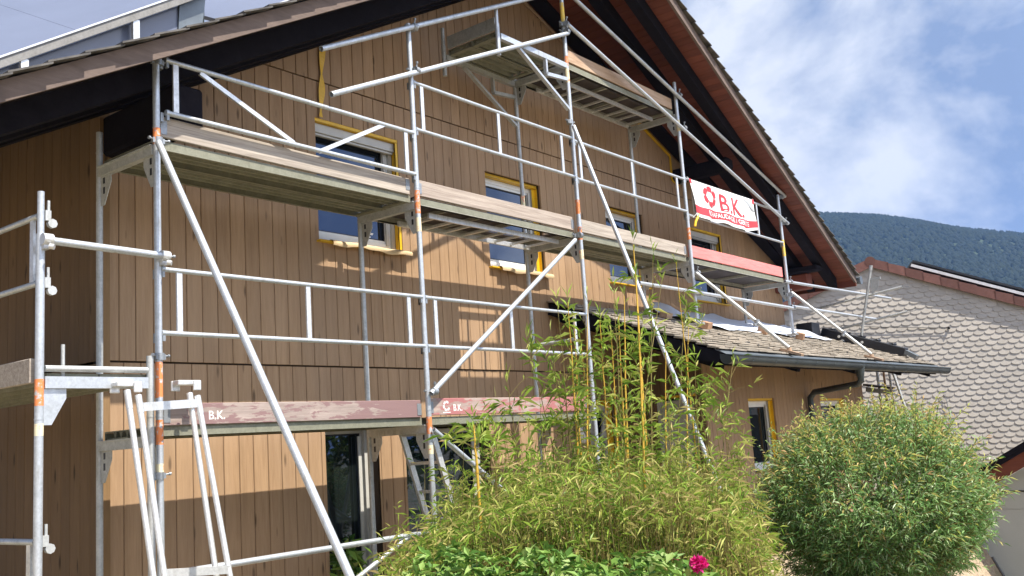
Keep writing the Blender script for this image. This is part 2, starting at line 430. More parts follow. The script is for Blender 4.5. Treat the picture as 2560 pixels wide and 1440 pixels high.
board_wall(fw, XL, XR, lambda x: min(3.32, roof(x)-soff-0.005), 0.55, W, OPEN)
board_wall(fw, XL, XR, lambda x: max(3.34, roof(x)-soff-0.005), 3.335, W, [(XL, (3.335+soff+0.02-2.67)/0.545, -9, 99), ((7.716-soff-0.02-3.335)/0.38, XR, -9, 99)], off=0.03)
front = fw.build('front_wall', M['clad'], house)
# dark backing with the same openings
bk = MB()
xs = sorted({XL, XR} | {o[i] for o in OPEN for i in (0, 1)} | {RIDGE})
for a, b in zip(xs[:-1], xs[1:]):
    mid = (a+b)/2; lo = G
    if a == XL: a = XL+0.05
    for o in sorted([o for o in OPEN if o[0] < mid < o[1]], key=lambda q: q[2]):
        if o[2] > lo: bk.box((a, W+0.026, lo), (b, W+0.2, o[2]))
        lo = o[3]
    za, zb = roof(a)-soff-0.02, roof(b)-soff-0.02
    bk.add([(a, W+0.026, lo), (b, W+0.026, lo), (b, W+0.026, zb), (a, W+0.026, za), (a, W+0.2, lo), (b, W+0.2, lo), (b, W+0.2, zb), (a, W+0.2, za)],
           [(0,1,2,3),(7,6,5,4),(0,4,5,1),(1,5,6,2),(2,6,7,3),(3,7,4,0)])
bk.build('wall_core', M['gap'], house)
# side walls
sw = MB()
board_wall(sw, W+0.023, YB, lambda y: 0.53, G, XL+0.012, [], axis='y')
board_wall(sw, W+0.023, YB, lambda y: roofL(XL)-soff-0.01, 0.55, XL, [], axis='y')
sw.build('side_wall', M['clad_shaded'], house)
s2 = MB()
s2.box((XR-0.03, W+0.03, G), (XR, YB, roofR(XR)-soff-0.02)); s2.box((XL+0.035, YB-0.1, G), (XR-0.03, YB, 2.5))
s2.build('far_wall', M['clad_shaded'], house)
# corner board
cbm = MB(); cbm.box((XL-0.012, W-0.012, G), (XL+0.07, W-0.001, 2.55)); cbm.build('corner_board', M['reveal'], house)

# ---- windows
def window(name, x0, x1, z0, z1, yf, recess=0.13, blind=False, fr=0.055, sf=0.045, sill=True, axis='x', split=None, mats=None, cover=True, glass='glass', side=1, yellow=True, sticker=False):
    """window on a wall facing -Y (axis x) or -X (axis y)"""
    fm = mats or M['white']
    def T(u, d, z):  # u along wall, d depth behind face
        return (u, yf+d, z) if axis == 'x' else (yf+d, u, z)
    def bx(mb, u0, d0, z0_, u1, d1, z1_, m=0): mb.box(T(u0, d0, z0_), T(u1, d1, z1_), m)
    r = recess
    f = MB()
    e = 0.003
    bx(f, x0+e, r, z1-fr-0.03, x1-e, r+0.07, z1-0.03); bx(f, x0+e, r, z0+0.02, x1-e, r+0.07, z0+fr+0.045)
    bx(f, x0+e, r, z0+fr+0.045, x0+fr, r+0.07, z1-fr-0.03); bx(f, x1-fr-0.02, r, z0+fr+0.045, x1-e, r+0.07, z1-fr-0.03)
    wf = f.build(name, fm, house, bevel=0.004)
    # sash
    s = MB(); a, b, c, d = x0+fr-0.012, x1-fr-0.008, z0+fr+0.02, z1-fr-0.018
    bx(s, a, r+0.012, d-sf, b, r+0.06, d); bx(s, a, r+0.012, c, b, r+0.06, c+sf+0.01); bx(s, a, r+0.012, c+sf+0.01, a+sf, r+0.06, d-sf); bx(s, b-sf, r+0.012, c+sf+0.01, b, r+0.06, d-sf)
    if split:
        for u in split: bx(s, u-0.03, r+0.012, c+sf+0.01, u+0.03, r+0.06, d-sf)
    # shift sash a few mm so it never shares a plane with the frame
    s.build('sash', fm, wf, bevel=0.003)
    q = MB(); bx(q, a+sf-0.006, r+0.034, c+sf-0.002, b-sf+0.006, r+0.040, d-sf+0.006); q.build('pane', M[glass], wf)
    q = MB()
    g0 = 0.012
    bx(q, a+sf, r+0.022, d-sf-g0, b-sf, r+0.033, d-sf-0.0005); bx(q, a+sf, r+0.022, c+sf+0.0105, b-sf, r+0.033, c+sf+0.01+g0)
    bx(q, b-sf-g0, r+0.022, c+sf+0.01+g0, b-sf-0.0005, r+0.033, d-sf-g0); q.build('seal', M['rubber'], wf)
    if blind:
        q = MB(); bx(q, x0+0.012, r-0.085, z1-0.125, x1-0.012, r-0.004, z1-0.034); bx(q, x0+0.02, r-0.07, z1-0.15, x1-0.02, r-0.03, z1-0.128)
        q.build('blind_box', M['grey_frame'], wf, bevel=0.004)
    q = MB(); bx(q, x1-0.05, r-0.03, z0+0.05, x1-0.006, r-0.003, z1-0.13 if blind else z1-0.036); bx(q, x1-0.115, r-0.016, z0+0.08, x1-0.075, r-0.003, z1-0.14 if blind else z1-0.10)
    q.build('guide_rail', M['grey_frame'], wf)
    # reveal boards
    q = MB(); t = 0.016
    bx(q, x0-t, 0.023, z0, x0-0.001, r+0.1, z1); bx(q, x1+0.001, 0.023, z0, x1+t, r+0.1, z1); bx(q, x0-t, 0.023, z1+0.001, x1+t, r+0.1, z1+t)
    bx(q, x0-t, 0.03, z0-t, x1+t, r+0.1, z0-0.001)
    q.build('reveal', M['reveal'], wf)
    if yellow:
        q = MB()
        bx(q, x0+0.001, r-0.075 if not blind else r-0.125, z1-0.030, x1-0.001, r-0.002, z1-0.0005); bx(q, x1-0.004, r-0.075, z0+0.01, x1-0.0005, r-0.034, z1-0.034)
        bx(q, x1-0.060, r-0.038, z0+0.03, x1-0.0045, r-0.0315, z1-0.036) if not blind else bx(q, x1-0.035, r-0.125, z0+0.03, x1-0.005, r-0.118, z1-0.036)
        q.build('masking_tape', M['yellow'], wf)
    if sill:
        q = MB(); bx(q, x0-0.03, -0.055, z0-0.022, x1+0.03, r-0.005, z0-0.003); q.build('sill', M['yellow'], wf, bevel=0.004)
        if cover:
            q = MB(); n = 40; uu = [x0+0.10+(x1-x0-0.06)*i/n for i in range(n+1)]
            rows = []
            for j in range(6):
                row = []
                for i, u in enumerate(uu):
                    w_ = math.sin(u*9+1.3)*0.5 + math.sin(u*21+0.4)*0.3
                    d_ = [r-0.01, 0.03, -0.055, -0.085-0.012*w_, -0.098-0.02*w_, -0.09-0.025*w_][j]
                    z_ = z0 + [0.004, 0.004, 0.006+0.004*w_, -0.004+0.010*w_, -0.028+0.012*w_, -0.050+0.014*w_][j]
                    row.append(T(u, d_, z_))
                rows.append(row)
            vs_ = [p for rw in rows for p in rw]; k = n+1
            q.add(vs_, [(j*k+i, j*k+i+1, (j+1)*k+i+1, (j+1)*k+i) for j in range(5) for i in range(n)], 0, True)
            q.build('sill_cover', M['paper'], wf)
    return wf
w1 = window('window', 2.33, 3.45, 1.74, 2.95, W, blind=True)
window('window', 4.87, 5.95, 1.74, 2.88, W)
window('window', 7.43, 8.43, 1.78, 2.86, W, cover=False)
window('window', 9.80, 10.95, 1.71, 2.88, W, blind=True, cover=False)
# torn white sticker on the first window
st = MB()
for (u, z, a, b) in ((3.10, 1.97, .10, .05), (3.13, 1.93, .13, .03), (3.11, 1.895, .10, .022), (3.16, 1.865, .09, .012)):
    q = [(u-a/2, z-b/2), (u+a/2-0.01, z-b/2+0.006), (u+a/2, z+b/2), (u-a/2+0.025, z+b/2-0.004)]
    st.prism([(x, W+0.13+0.0335, zz) for x, zz in q], (0, 0.0004, 0))
st.build('sticker', M['tarp_white'], w1)
window('terrace_door', 2.33, 3.00, G, -0.01, W, recess=0.2, fr=0.03, sf=0.022, sill=False, glass='glass_dark', mats=M['grey_frame'], yellow=False)
window('terrace_door', 3.36, 4.68, G, -0.04, W, recess=0.2, fr=0.035, sf=0.03, sill=False, glass='glass_dark', mats=M['grey_frame'], yellow=False)
fwin = window('window', 6.70, 7.24, -0.9, 0.16, W, recess=0.12, sill=False, glass='glass_dark')
sb = MB(); sb.beam((6.78, W+0.08, -0.82), (7.16, W+0.07, 0.06), 0.07, 0.02, (0, 1, 0)); sb.build('tilted_casement', M['grey_frame'], fwin)

# ---- roof
def slab_points(off):  # verge outline of each slope at vertical offset off
    L = [(-1.4, vergeY(-1.4)), (3.0, -0.30), (RIDGE, vergeY(RIDGE))]
    Rr = [(RIDGE, vergeY(RIDGE)), (14.2, vergeY(14.2))]
    return [[(x, y, roofL(x)+off) for x, y in L], [(x, y, roofR(x)+off) for x, y in Rr]]
rf = MB()
def slope_slab(mb, pts, o0, o1, inset=0.0, m=0):
    low = [(x, y+inset, z+o0) for x, y, z in pts]; top = [(x, y+inset, z+o1) for x, y, z in pts]
    lb = [(p[0], YB+0.4, p[2]) for p in low]; tb = [(p[0], YB+0.4, p[2]) for p in top]
    n = len(pts)
    vs_ = low+top+lb+tb; fs = []
    for i in range(n-1):
        fs += [(i, i+1, n+i+1, n+i), (n+i, n+i+1, 3*n+i+1, 3*n+i), (2*n+i, 3*n+i, 3*n+i+1, 2*n+i+1), (i, 2*n+i, 2*n+i+1, i+1)]
    fs += [(0, n, 3*n, 2*n), (n-1, 2*n-1+0, 4*n-1, 3*n-1)]
    mb.add(vs_, fs, m)
for pts in slab_points(0): slope_slab(rf, pts, -0.085, -0.02, 0.02)
roofo = rf.build('roof', M['timber'], house)
# shingle rows
sh = MB()
def shingle_rows(mb, xa, xb, zf, dirn):
    L = abs(xb-xa); n = int(L/0.235); step = (xb-xa)/n
    for i in range(n):
        x0 = xa + i*step; x1 = x0 + step*1.12
        y0 = min(vergeY(min(max(x0, -1.4), 14.2)), vergeY(min(max(x1, -1.4), 14.2))) - (0.075 if xa < RIDGE and xb < RIDGE+0.01 and dirn > 0 else 0.045) + R.uniform(-0.012, 0.010)
        y = y0
        while y < YB+0.4:
            y2 = min(y + R.uniform(0.9, 1.1)*(0.22 if y < 1.2 else 3.0), YB+0.4)
            a, b = (x0, x1)
            j = R.uniform(-0.004, 0.004)
            h0, h1 = zf(a), zf(b)
            t = 0.013
            mb.add([(a, y+0.002, h0+0.012+j), (b, y+0.002, h1-0.008), (b, y2-0.002, h1-0.008), (a, y2-0.002, h0+0.012+j),
                    (a, y+0.002, h0+0.012+t+j), (b, y+0.002, h1-0.008+t), (b, y2-0.002, h1-0.008+t), (a, y2-0.002, h0+0.012+t+j)],
                   [(0,3,2,1),(4,5,6,7),(0,1,5,4),(1,2,6,5),(2,3,7,6),(3,0,4,7)])
            y = y2
shingle_rows(sh, -1.42, RIDGE, roofL, 1); shingle_rows(sh, 14.22, RIDGE, roofR, -1)
sh.build('shingle_covering', M['shingle'], roofo)
# soffit boards running front to back under each slope
sfm = MB()
def soffit(mb, xa, xb, zf):
    n = int(abs(xb-xa)/0.12); st_ = (xb-xa)/n
    for i in range(n):
        x0 = min(xa+i*st_, xa+(i+1)*st_)+0.0035; x1 = max(xa+i*st_, xa+(i+1)*st_)-0.0035
        y0 = max(vergeY(x0), vergeY(x1))+0.045; y1 = W+0.3
        mb.add([(x0, y0, zf(x0)-0.108), (x1, y0, zf(x1)-0.108), (x1, y1, zf(x1)-0.108), (x0, y1, zf(x0)-0.108),
                (x0, y0, zf(x0)-0.088), (x1, y0, zf(x1)-0.088), (x1, y1, zf(x1)-0.088), (x0, y1, zf(x0)-0.088)],
               [(0,3,2,1),(4,5,6,7),(0,1,5,4),(1,2,6,5),(2,3,7,6),(3,0,4,7)])
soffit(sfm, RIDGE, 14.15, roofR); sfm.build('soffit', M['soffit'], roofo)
sfm = MB(); soffit(sfm, -1.36, RIDGE, roofL); sfm.build('soffit', M['soffit_shaded'], roofo)
# bargeboards
def barge(xa, xb, zf, n=1):
    mb = MB(); xs_ = [xa+(xb-xa)*i/n for i in range(n+1)]
    for a, b in zip(xs_[:-1], xs_[1:]):
        ya, yb = vergeY(a), vergeY(b)
        vs_ = []
        for yo in (0.0, 0.035):
            vs_ += [(a, ya+yo, zf(a)-0.150), (b, yb+yo, zf(b)-0.150), (b, yb+yo, zf(b)-0.012), (a, ya+yo, zf(a)-0.012)]
        mb.add(vs_, [(0,1,2,3),(7,6,5,4),(0,4,5,1),(1,5,6,2),(2,6,7,3),(3,7,4,0)])
    mb.build('bargeboard', M['barge'], roofo)
barge(-1.38, 3.0, roofL); barge(3.0, RIDGE, roofL); barge(RIDGE, 14.2, roofR)
# rafters under the overhang
def rafter(xa, xb, zf, yf, w=0.14, d=0.19, name='rafter'):
    mb = MB(); vs_ = []
    for yo in (0.0, w):
        vs_ += [(xa, yf(xa)+yo, zf(xa)-0.109-d), (xb, yf(xb)+yo, zf(xb)-0.109-d), (xb, yf(xb)+yo, zf(xb)-0.109), (xa, yf(xa)+yo, zf(xa)-0.109)]
    mb.add(vs_, [(0,1,2,3),(7,6,5,4),(0,4,5,1),(1,5,6,2),(2,6,7,3),(3,7,4,0)])
    mb.build(name, M['timber'], roofo)
for off in (0.30, 0.72):
    rafter(RIDGE+0.02, 13.95, roofR, lambda x, o=off: vergeY(x)+o)
    rafter(-1.15, RIDGE-0.02, roofL, lambda x, o=off: max(vergeY(x), -0.30)+o+0.12)
rafter(RIDGE+0.02, 13.6, roofR, lambda x: 0.79+0.004*(x-6), 0.20, 0.05); rafter(-1.15, RIDGE-0.02, roofL, lambda x: 0.86, 0.16)
# purlins
pu = MB(); pu.box((0.18, 0.05, 2.14), (0.42, W+0.2, roofL(0.18)-0.31)); pu.build('purlin', M['timber'], roofo, bevel=0.02)
pu = MB(); pu.box((9.46, 0.10, 3.52), (9.68, W+0.2, roofR(9.68)-0.305)); pu.build('purlin', M['timber'], roofo, bevel=0.05)
pu = MB(); pu.box((12.85, 0.20, 2.34), (13.08, W+0.2, roofR(13.08)-0.302)); pu.build('purlin', M['timber'], roofo, bevel=0.02)
pu = MB(); pu.box((12.95, 0.42, 2.06), (13.18, W+0.2, 2.335)); pu.build('purlin', M['soffit'], roofo, bevel=0.02)
ev = MB(); ev.box((14.13, -0.02, 2.13), (14.17, YB, 2.31)); ev.build('eave_board', M['soffit'], roofo)
eg = MB(); eg.tube((14.26, -0.06, 2.24), (14.26, YB, 2.24), 0.065, 14); eg.tube((14.26, -0.09, 2.24), (14.26, -0.062, 2.24), 0.075, 14); eg.build('gutter', M['zinc'], roofo)
# yellow strip along the top edge of the wall and down the purlin
ys = MB()
ya = W-0.012
for a, b in (((8.50, roofR(8.50)-0.195), (9.43, roofR(9.43)-0.195)), ((9.43, roofR(9.43)-0.195), (9.42, 3.56)), ((9.42, 3.56), (9.64, 3.49))):
    ys.beam((a[0], ya, a[1]), (b[0], ya, b[1]), 0.008, 0.05, (0.3, 0, 1) if abs(b[1]-a[1]) < 0.35 else (1, 0, 0))
ys.build('masking_tape', M['yellow'], house)
cs = MB(); cs.beam((5.75, W-0.02, roofR(5.75)-0.185), (7.9, W-0.02, roofR(7.9)-0.185), 0.02, 0.035); cs.build('cover_strip', M['plank_brown'], house)

# ---- tilted solar panels standing on the left slope (seen from below)
TS = 0.66
def panel_plane(x, zb, xb): return zb + TS*(x-xb)
TILT = math.radians(27)
def solar(xa, xb, z0, y0=0.30, hgt=1.65):
    # panels propped up to face the sun: lower edge along the slope, glass rising away from the verge
    d = Vector((1, 0, TS)).normalized(); t = Vector((0, math.cos(TILT), math.sin(TILT))); nrm = d.cross(t).normalized()
    if nrm.y > 0: nrm = -nrm
    a = Vector((xa, y0, z0)); Lg = (xb-xa)/d.x; mb = MB(); n = max(1, round(Lg/1.05)); w_ = Lg/n
    for i in range(n):
        p = a + d*(i*w_+0.0015); q = d*(w_-0.003)
        f = [p, p+q, p+q+t*hgt, p+t*hgt]
        mb.add([v+nrm*0.004 for v in f]+[v-nrm*0.030 for v in f], [(0,1,2,3),(7,6,5,4),(0,4,5,1),(1,5,6,2),(2,6,7,3),(3,7,4,0)])
    pn = mb.build('solar_panel', M['pv'], roofo)
    r_ = MB(); r_.beam(a-d*0.3-nrm*0.0+Vector((0, -0.02, -0.03)), a+d*(Lg+0.12)+Vector((0, -0.02, -0.03)), 0.03, 0.062, Vector((0, 0, 1))); r_.build('mounting_rail', M['rail_shade'], pn)
    r_ = MB(); r_.beam(a-d*0.3+Vector((0, -0.025, 0.009)), a+d*(Lg+0.12)+Vector((0, -0.025, 0.009)), 0.04, 0.012, Vector((0, 0, 1))); r_.build('lit_edge', M['alu'], pn)  # bright strip standing in for the sunlit top edge of the rail
    # wind plate closing the gap to the roof
    e = a+d*Lg; wp = MB(); y1 = y0+0.06
    wp.add([(a.x-0.2, y1, roofL(a.x-0.2)+0.03), (e.x, y1, roofL(e.x)+0.03), (e.x, y1, e.z-0.06), (a.x-0.2, y1, max(a.z-0.06-0.2*TS, roofL(a.x-0.2)+0.035)),
            (a.x-0.2, y1+0.004, roofL(a.x-0.2)+0.03), (e.x, y1+0.004, roofL(e.x)+0.03), (e.x, y1+0.004, e.z-0.06), (a.x-0.2, y1+0.004, max(a.z-0.06-0.2*TS, roofL(a.x-0.2)+0.035))],
           [(0,1,2,3),(7,6,5,4),(0,4,5,1),(1,5,6,2),(2,6,7,3),(3,7,4,0)]); wp.build('wind_plate', M['pv'], pn)
    for k in (0.30, 0.72):
        q = a + d*(Lg*k)
        l = MB(); l.beam((q.x, q.y-0.01, roofL(q.x)-0.02), (q.x, q.y-0.01, q.z-0.062), 0.05, 0.03, (0, 1, 0)); l.box((q.x-0.06, q.y-0.05, roofL(q.x)+0.0), (q.x+0.06, q.y+0.05, roofL(q.x)+0.03)); l.build('bracket', M['alu'], pn)
    return pn
p1_ = solar(-1.35, 0.55, 2.41-0.66*0.44)
sp = MB(); sp.add([(0.40, 0.34, 2.91), (0.60, 0.34, 3.01), (0.66, 0.34, 3.42), (0.42, 0.34, 3.26), (0.40, 0.36, 2.91), (0.60, 0.36, 3.01), (0.66, 0.36, 3.42), (0.42, 0.36, 3.26)],
    [(0,1,2,3),(7,6,5,4),(0,4,5,1),(1,5,6,2),(2,6,7,3),(3,7,4,0)]); sp.build('support_plate', M['zinc'], p1_)
st_ = MB(); st_.tube((0.72, 0.6, 2.95), (0.74, 0.6, 3.6), 0.07, 14); st_.build('vent_pipe', M['gutter'], roofo)
solar(0.86, 2.7, 3.20)

# ---- porch
PE_Y, PE_Z = -1.19, 0.56      # eave edge
PW_Z = 1.40                   # height at the wall
PX0, PX1 = 5.92, 14.25
PS = (PW_Z-PE_Z)/(W-PE_Y)
def pz(y): return PE_Z + PS*(y-PE_Y)
PF, PSX = -0.20, 7.42         # front wall plane, side wall plane
porch = MB()
def quadslab(mb, x0, x1, y0, y1, o0, o1, m=0):
    mb.add([(x0, y0, pz(y0)+o0), (x1, y0, pz(y0)+o0), (x1, y1, pz(y1)+o0), (x0, y1, pz(y1)+o0), (x0, y0, pz(y0)+o1), (x1, y0, pz(y0)+o1), (x1, y1, pz(y1)+o1), (x0, y1, pz(y1)+o1)],
           [(0,3,2,1),(4,5,6,7),(0,1,5,4),(1,2,6,5),(2,3,7,6),(3,0,4,7)], m)
quadslab(porch, PX0+0.02, PX1, PE_Y+0.02, W-0.002, -0.07, -0.008)
po = porch.build('porch_roof', M['timber'], house)
ps_ = MB()
rows = 17; L = W-PE_Y
for i in range(rows):
    y0 = PE_Y-0.02 + L*i/rows; y1 = y0 + L/rows*1.15
    x = PX0-0.02 - (0.1 if i % 2 else 0)
    while x < PX1:
        w_ = R.uniform(0.13, 0.30); xa, xb = max(x, PX0-0.02), min(x+w_, PX1)
        if xb-xa > 0.03:
            j = R.uniform(-0.002, 0.008); t = 0.014; yj = R.uniform(-0.008, 0.008)
            if y1 > W: y1 = W-0.003
            ch_ = 0.010
            top = [(xa+0.002, y1, pz(y1)+t-0.004), (xa+0.002, y0+yj+ch_, pz(y0+ch_)+0.016+j+t), (xa+ch_, y0+yj, pz(y0)+0.016+j+t), (xb-ch_, y0+yj, pz(y0)+0.016+j+t), (xb-0.002, y0+yj+ch_, pz(y0+ch_)+0.016+j+t), (xb-0.002, y1, pz(y1)+t-0.004)]
            ps_.add(top + [(p[0], p[1], p[2]-t) for p in top], [tuple(range(6)), tuple(reversed(range(6, 12)))] + [(k, (k+1)%6, 6+(k+1)%6, 6+k) for k in range(6)])
        x += w_
ps_.build('porch_shingles', M['porch_shingle'], po)
vb = MB()
vb.beam((PX0, PE_Y, pz(PE_Y)-0.09), (PX0, W-0.03, pz(W-0.03)-0.09), 0.03, 0.13); vb.build('porch_bargeboard', M['timber'], po)
fb = MB(); fb.box((PX0+0.02, PE_Y+0.005, PE_Z-0.16), (PX1-0.05, PE_Y+0.035, PE_Z-0.012)); fb.build('porch_fascia', M['timber'], po)
for x in (6.15, 8.3, 10.4, 12.5, 14.1):
    q = MB(); q.beam((x, PE_Y+0.08, pz(PE_Y+0.08)-0.15), (x, W-0.05, pz(W-0.05)-0.15), 0.1, 0.15); q.build('porch_rafter', M['timber'], po)
fl = MB()
fl.add([(PX0, PE_Y-0.07, PE_Z-0.045), (PX1, PE_Y-0.07, PE_Z-0.045), (PX1, PE_Y+0.05, PE_Z+0.028), (PX0, PE_Y+0.05, PE_Z+0.028), (PX0, PE_Y-0.07, PE_Z-0.05), (PX1, PE_Y-0.07, PE_Z-0.05), (PX1, PE_Y+0.05, PE_Z+0.0085), (PX0, PE_Y+0.05, PE_Z+0.0085)],
       [(0,3,2,1),(4,5,6,7),(0,1,5,4),(1,2,6,5),(2,3,7,6),(3,0,4,7)]); fl.build('eave_flashing', M['zinc'], po)
# half-round gutter with joints
gt = MB(); gy, gz, gr = PE_Y-0.085, PE_Z-0.085, 0.075
prof = [(gy + gr*math.cos(a), gz + gr*math.sin(a)) for a in [math.pi*(1.0+k/10.0) for k in range(11)]]
prof = [(gy-gr-0.012, gz+0.02), (gy-gr-0.012, gz+0.032), (gy-gr, gz+0.03)] + prof + [(gy+gr, gz+0.045)]
gx0, gx1 = PX0-0.02, 14.55
n = len(prof)
gt.add([(gx0, y, z) for y, z in prof]+[(gx1, y, z) for y, z in prof], [(i, i+1, n+i+1, n+i) for i in range(n-1)], 0, True)
for xx in (gx0, gx1): gt.face([(xx, y, z) for y, z in prof[3:]])
x = gx0+0.5
while x < gx1:
    ringp = [(gy + (gr+0.006)*math.cos(a), gz + (gr+0.006)*math.sin(a)) for a in [math.pi*(1.0+k/10.0) for k in range(11)]]
    gt.add([(x, y, z) for y, z in ringp]+[(x+0.03, y, z) for y, z in ringp], [(i, i+1, 12+i-1, 11+i) for i in range(10)], 0, True)
    x += 0.62
gt.build('gutter', M['gutter'], po)
dp = MB()
dpx = P(2150,930,gy).x; wx = P(2026,1000,PF-0.07).x; wz = P(2030,985,PF-0.07).z
dp.tube((dpx, gy, gz-0.02), (dpx, gy, gz-0.16), 0.075, 14, r2=0.05)
q0 = Vector((dpx, gy, gz-0.26)); q1 = Vector((wx+0.04, PF-0.09, wz+0.02))
dp.path([(dpx, gy, gz-0.13), (dpx, gy, gz-0.22), q0.lerp(q1, 0.06), q0.lerp(q1, 0.5), q0.lerp(q1, 0.94), (wx, PF-0.07, wz-0.06), (wx, PF-0.07, wz-0.14), (wx, PF-0.07, G)], 0.045, 12)
dp.build('downpipe', M['gutter'], po)
# porch walls
PWIN = [(8.65, 9.50, -0.90, 0.10), (11.25, 12.30, -0.6, 0.08)]
pw = MB(); board_wall(pw, PSX, XR, lambda x: pz(PF)-0.08, G, PF, PWIN, bw=0.12, gap=0.005)
pw.build('porch_front_wall', M['clad'], house)
DOOR = (-0.04, 0.52, G, 0.15)
pw = MB(); board_wall(pw, PF+0.023, W-0.002, lambda y: pz(y)-0.08, G, PSX, [DOOR], bw=0.12, axis='y'); pw.build('porch_side_wall', M['clad_shaded'], house)
pc = MB()
pc.box((PSX+0.2, PF+0.25, G), (XR-0.1, W-0.05, 0.5))
pc.box((XR-0.03, PF+0.03, G), (XR, W, 0.9)); pc.build('porch_core', M['gap'], house)
for o in PWIN: window('window', *o, PF, recess=0.10, sill=False, glass='glass_dark', fr=0.05)
window('porch_door', DOOR[0], DOOR[1], DOOR[2], DOOR[3], PSX, recess=0.06, sill=False, axis='y', mats=M['door_paint'], yellow=False)
dq = MB(); dq.box((PSX+0.05, DOOR[0]+0.09, G+0.1), (PSX+0.098, DOOR[1]-0.09, DOOR[3]-0.12)); dq.build('door_leaf', M['door_paint'], house)
dt = MB(); dt.box((PSX-0.012, DOOR[0]-0.03, DOOR[3]), (PSX-0.001, DOOR[1]+0.03, DOOR[3]+0.03)); dt.build('masking_tape', M['yellow'], house)
dt = MB(); dt.box((6.68, W-0.012, 0.161), (7.28, W-0.001, 0.19)); dt.box((7.242, W-0.012, -0.9), (7.28, W-0.001, 0.1605)); dt.build('masking_tape', M['yellow'], house)
# wall lamp
lm = MB()
lc = P(1457, 1077, W-0.06)
for i in range(8):
    for k in range(14):
        pass
def ellipsoid(mb, c, rx, ry, rz, nu=14, nv=8, m=0):
    vs_ = []; fs = []
    for j in range(nv+1):
        t = math.pi*j/nv
        for i in range(nu):
            p = 2*math.pi*i/nu; vs_.append((c[0]+rx*math.sin(t)*math.cos(p), c[1]+ry*math.sin(t)*math.sin(p), c[2]+rz*math.cos(t)))
    for j in range(nv):
        for i in range(nu): fs.append((j*nu+i, j*nu+(i+1)%nu, (j+1)*nu+(i+1)%nu, (j+1)*nu+i))
    mb.add(vs_, fs, m, True)
ellipsoid(lm, lc, 0.11, 0.055, 0.16)
lmp = lm.build('wall_lamp', M['lampglass'], house)
lb = MB(); lb.box((lc.x-0.09, W-0.012, lc.z-0.15), (lc.x+0.09, W-0.001, lc.z+0.15)); lb.build('lamp_base', M['zinc'], lmp)

# ================================================================== SCAFFOLD
SX = [0.0, 2.60, 5.20, 7.80, 10.97]
SW = 0.76
scaf = empty('scaffold', (5.2, 0.0, G), 'galvanised steel facade scaffold standing along the timber gable front', 'scaffold')
GAL = [M['galv'], M['orange'], M['sticker'], M['yellowpaint'], M['galv_old']]
def standard(x, y, z0, z1, bands=(), r=0.0242, old=False, name='standard', spigot=False, parent=None):
    mb = MB(); base = 4 if old else 0
    cuts = sorted({z0, z1} | {c for b in bands for c in b[:2]})
    for a, b in zip(cuts[:-1], cuts[1:]):
        mi = base
        for c in bands:
            if c[0] <= (a+b)/2 <= c[1]: mi = c[2]
        mb.tube((x, y, a), (x, y, b), r + (0.0004 if mi not in (0, 4) else 0), 14, mi, caps=(b == z1 or a == z0))
    if spigot: mb.tube((x, y, z1), (x, y, z1+spigot), r*0.8, 14, base)
    # base collar joint every 2 m
    for zz in (0.06, 2.06, 4.06):
        if z0 < zz < z1-0.1: mb.tube((x, y, zz-0.004), (x, y, zz+0.004), r+0.002, 14, base)
    return mb.build(name, GAL, parent or scaf)
zz = lambda px, py, y=0.0: P(px, py, y).z
standard(0, 0, G, 2.545, [(zz(397,995), zz(397,905), 1), (zz(397,1112), zz(397,1050), 1), (zz(397,1182), zz(397,1160), 2), (zz(393,362), zz(393,318), 1)])
standard(SX[1], 0, G, zz(1025,62), [(zz(1050,580), zz(1048,545), 2), (zz(1048,535), zz(1048,478), 1), (zz(1073,1085), zz(1070,1042), 1), (zz(1076,1135), zz(1075,1113), 2)])
standard(SX[2], 0, G, 5.15, [(zz(1443,535), zz(1443,500), 1), (zz(1450,600), zz(1450,568), 1), (zz(1452,648), zz(1452,625), 2), (zz(1411,163), zz(1411,140), 1), (zz(1415,205), zz(1415,172), 2), (zz(1400,55), zz(1398,5), 3)])
standard(SX[3], 0, 1.16, zz(1687,207), [(zz(1725,600), zz(1722,570), 1), (zz(1699,330), zz(1693,300), 2)])
standard(SX[4], 0, 1.12, zz(1945,488), [(zz(1958,640), zz(1956,600), 3)])
for i, (z0, z1) in enumerate(((G, 2.22), (G, 2.0), (G, 4.02), (1.42, 4.02), (1.42, 2.02))):
    bands = [(zz(1310,530,SW), zz(1306,490,SW), 2)] if i == 2 else []
    standard(SX[i], SW, z0, z1, bands, old=True)
# base plates / pads on the porch roof are separate blocks further down
# transoms with corner gussets
def gusset(mb, x, y, z, sy, sx=0, s=1.0, m=0):
    t = 0.006
    pts = [(0, 0), (0.14*s, 0), (0.14*s, -0.06*s), (0.05*s, -0.22*s), (0, -0.22*s)]
    if sy: mb.prism([(x-t/2, y+sy*u, z+v) for u, v in pts], (t, 0, 0), m)
    else: mb.prism([(x+sx*u, y-t/2, z+v) for u, v in pts], (0, t, 0), m)
    # slot
    u0 = 0.035*s
    if sy:
        for v0, hh in ((-0.035, 0.045), (-0.11, 0.05)):
            mb.box((x-t/2-0.002, y+sy*u0, z+v0*s-hh*s/2), (x+t/2+0.002, y+sy*(u0+0.022*s), z+v0*s+hh*s/2), 1)
def transom(x, z, y0=0.024, y1=SW-0.024, old=True):
    mb = MB()
    mb.box((x-0.025, y0, z-0.075), (x+0.025, y1, z-0.012))
    mb.box((x-0.040, y0, z-0.012), (x+0.040, y1, z-0.004))
    gusset(mb, x, y0, z-0.076, 1); gusset(mb, x, y1, z-0.076, -1)
    mb.build('transom', [M['galv_old'] if old else M['galv'], M['black']], scaf)
for i, x in enumerate(SX):
    transom(x, 2.0-0.055)
    if i < 3: transom(x, -0.06)
transom(SX[2], 3.965); transom(SX[3], 3.965)
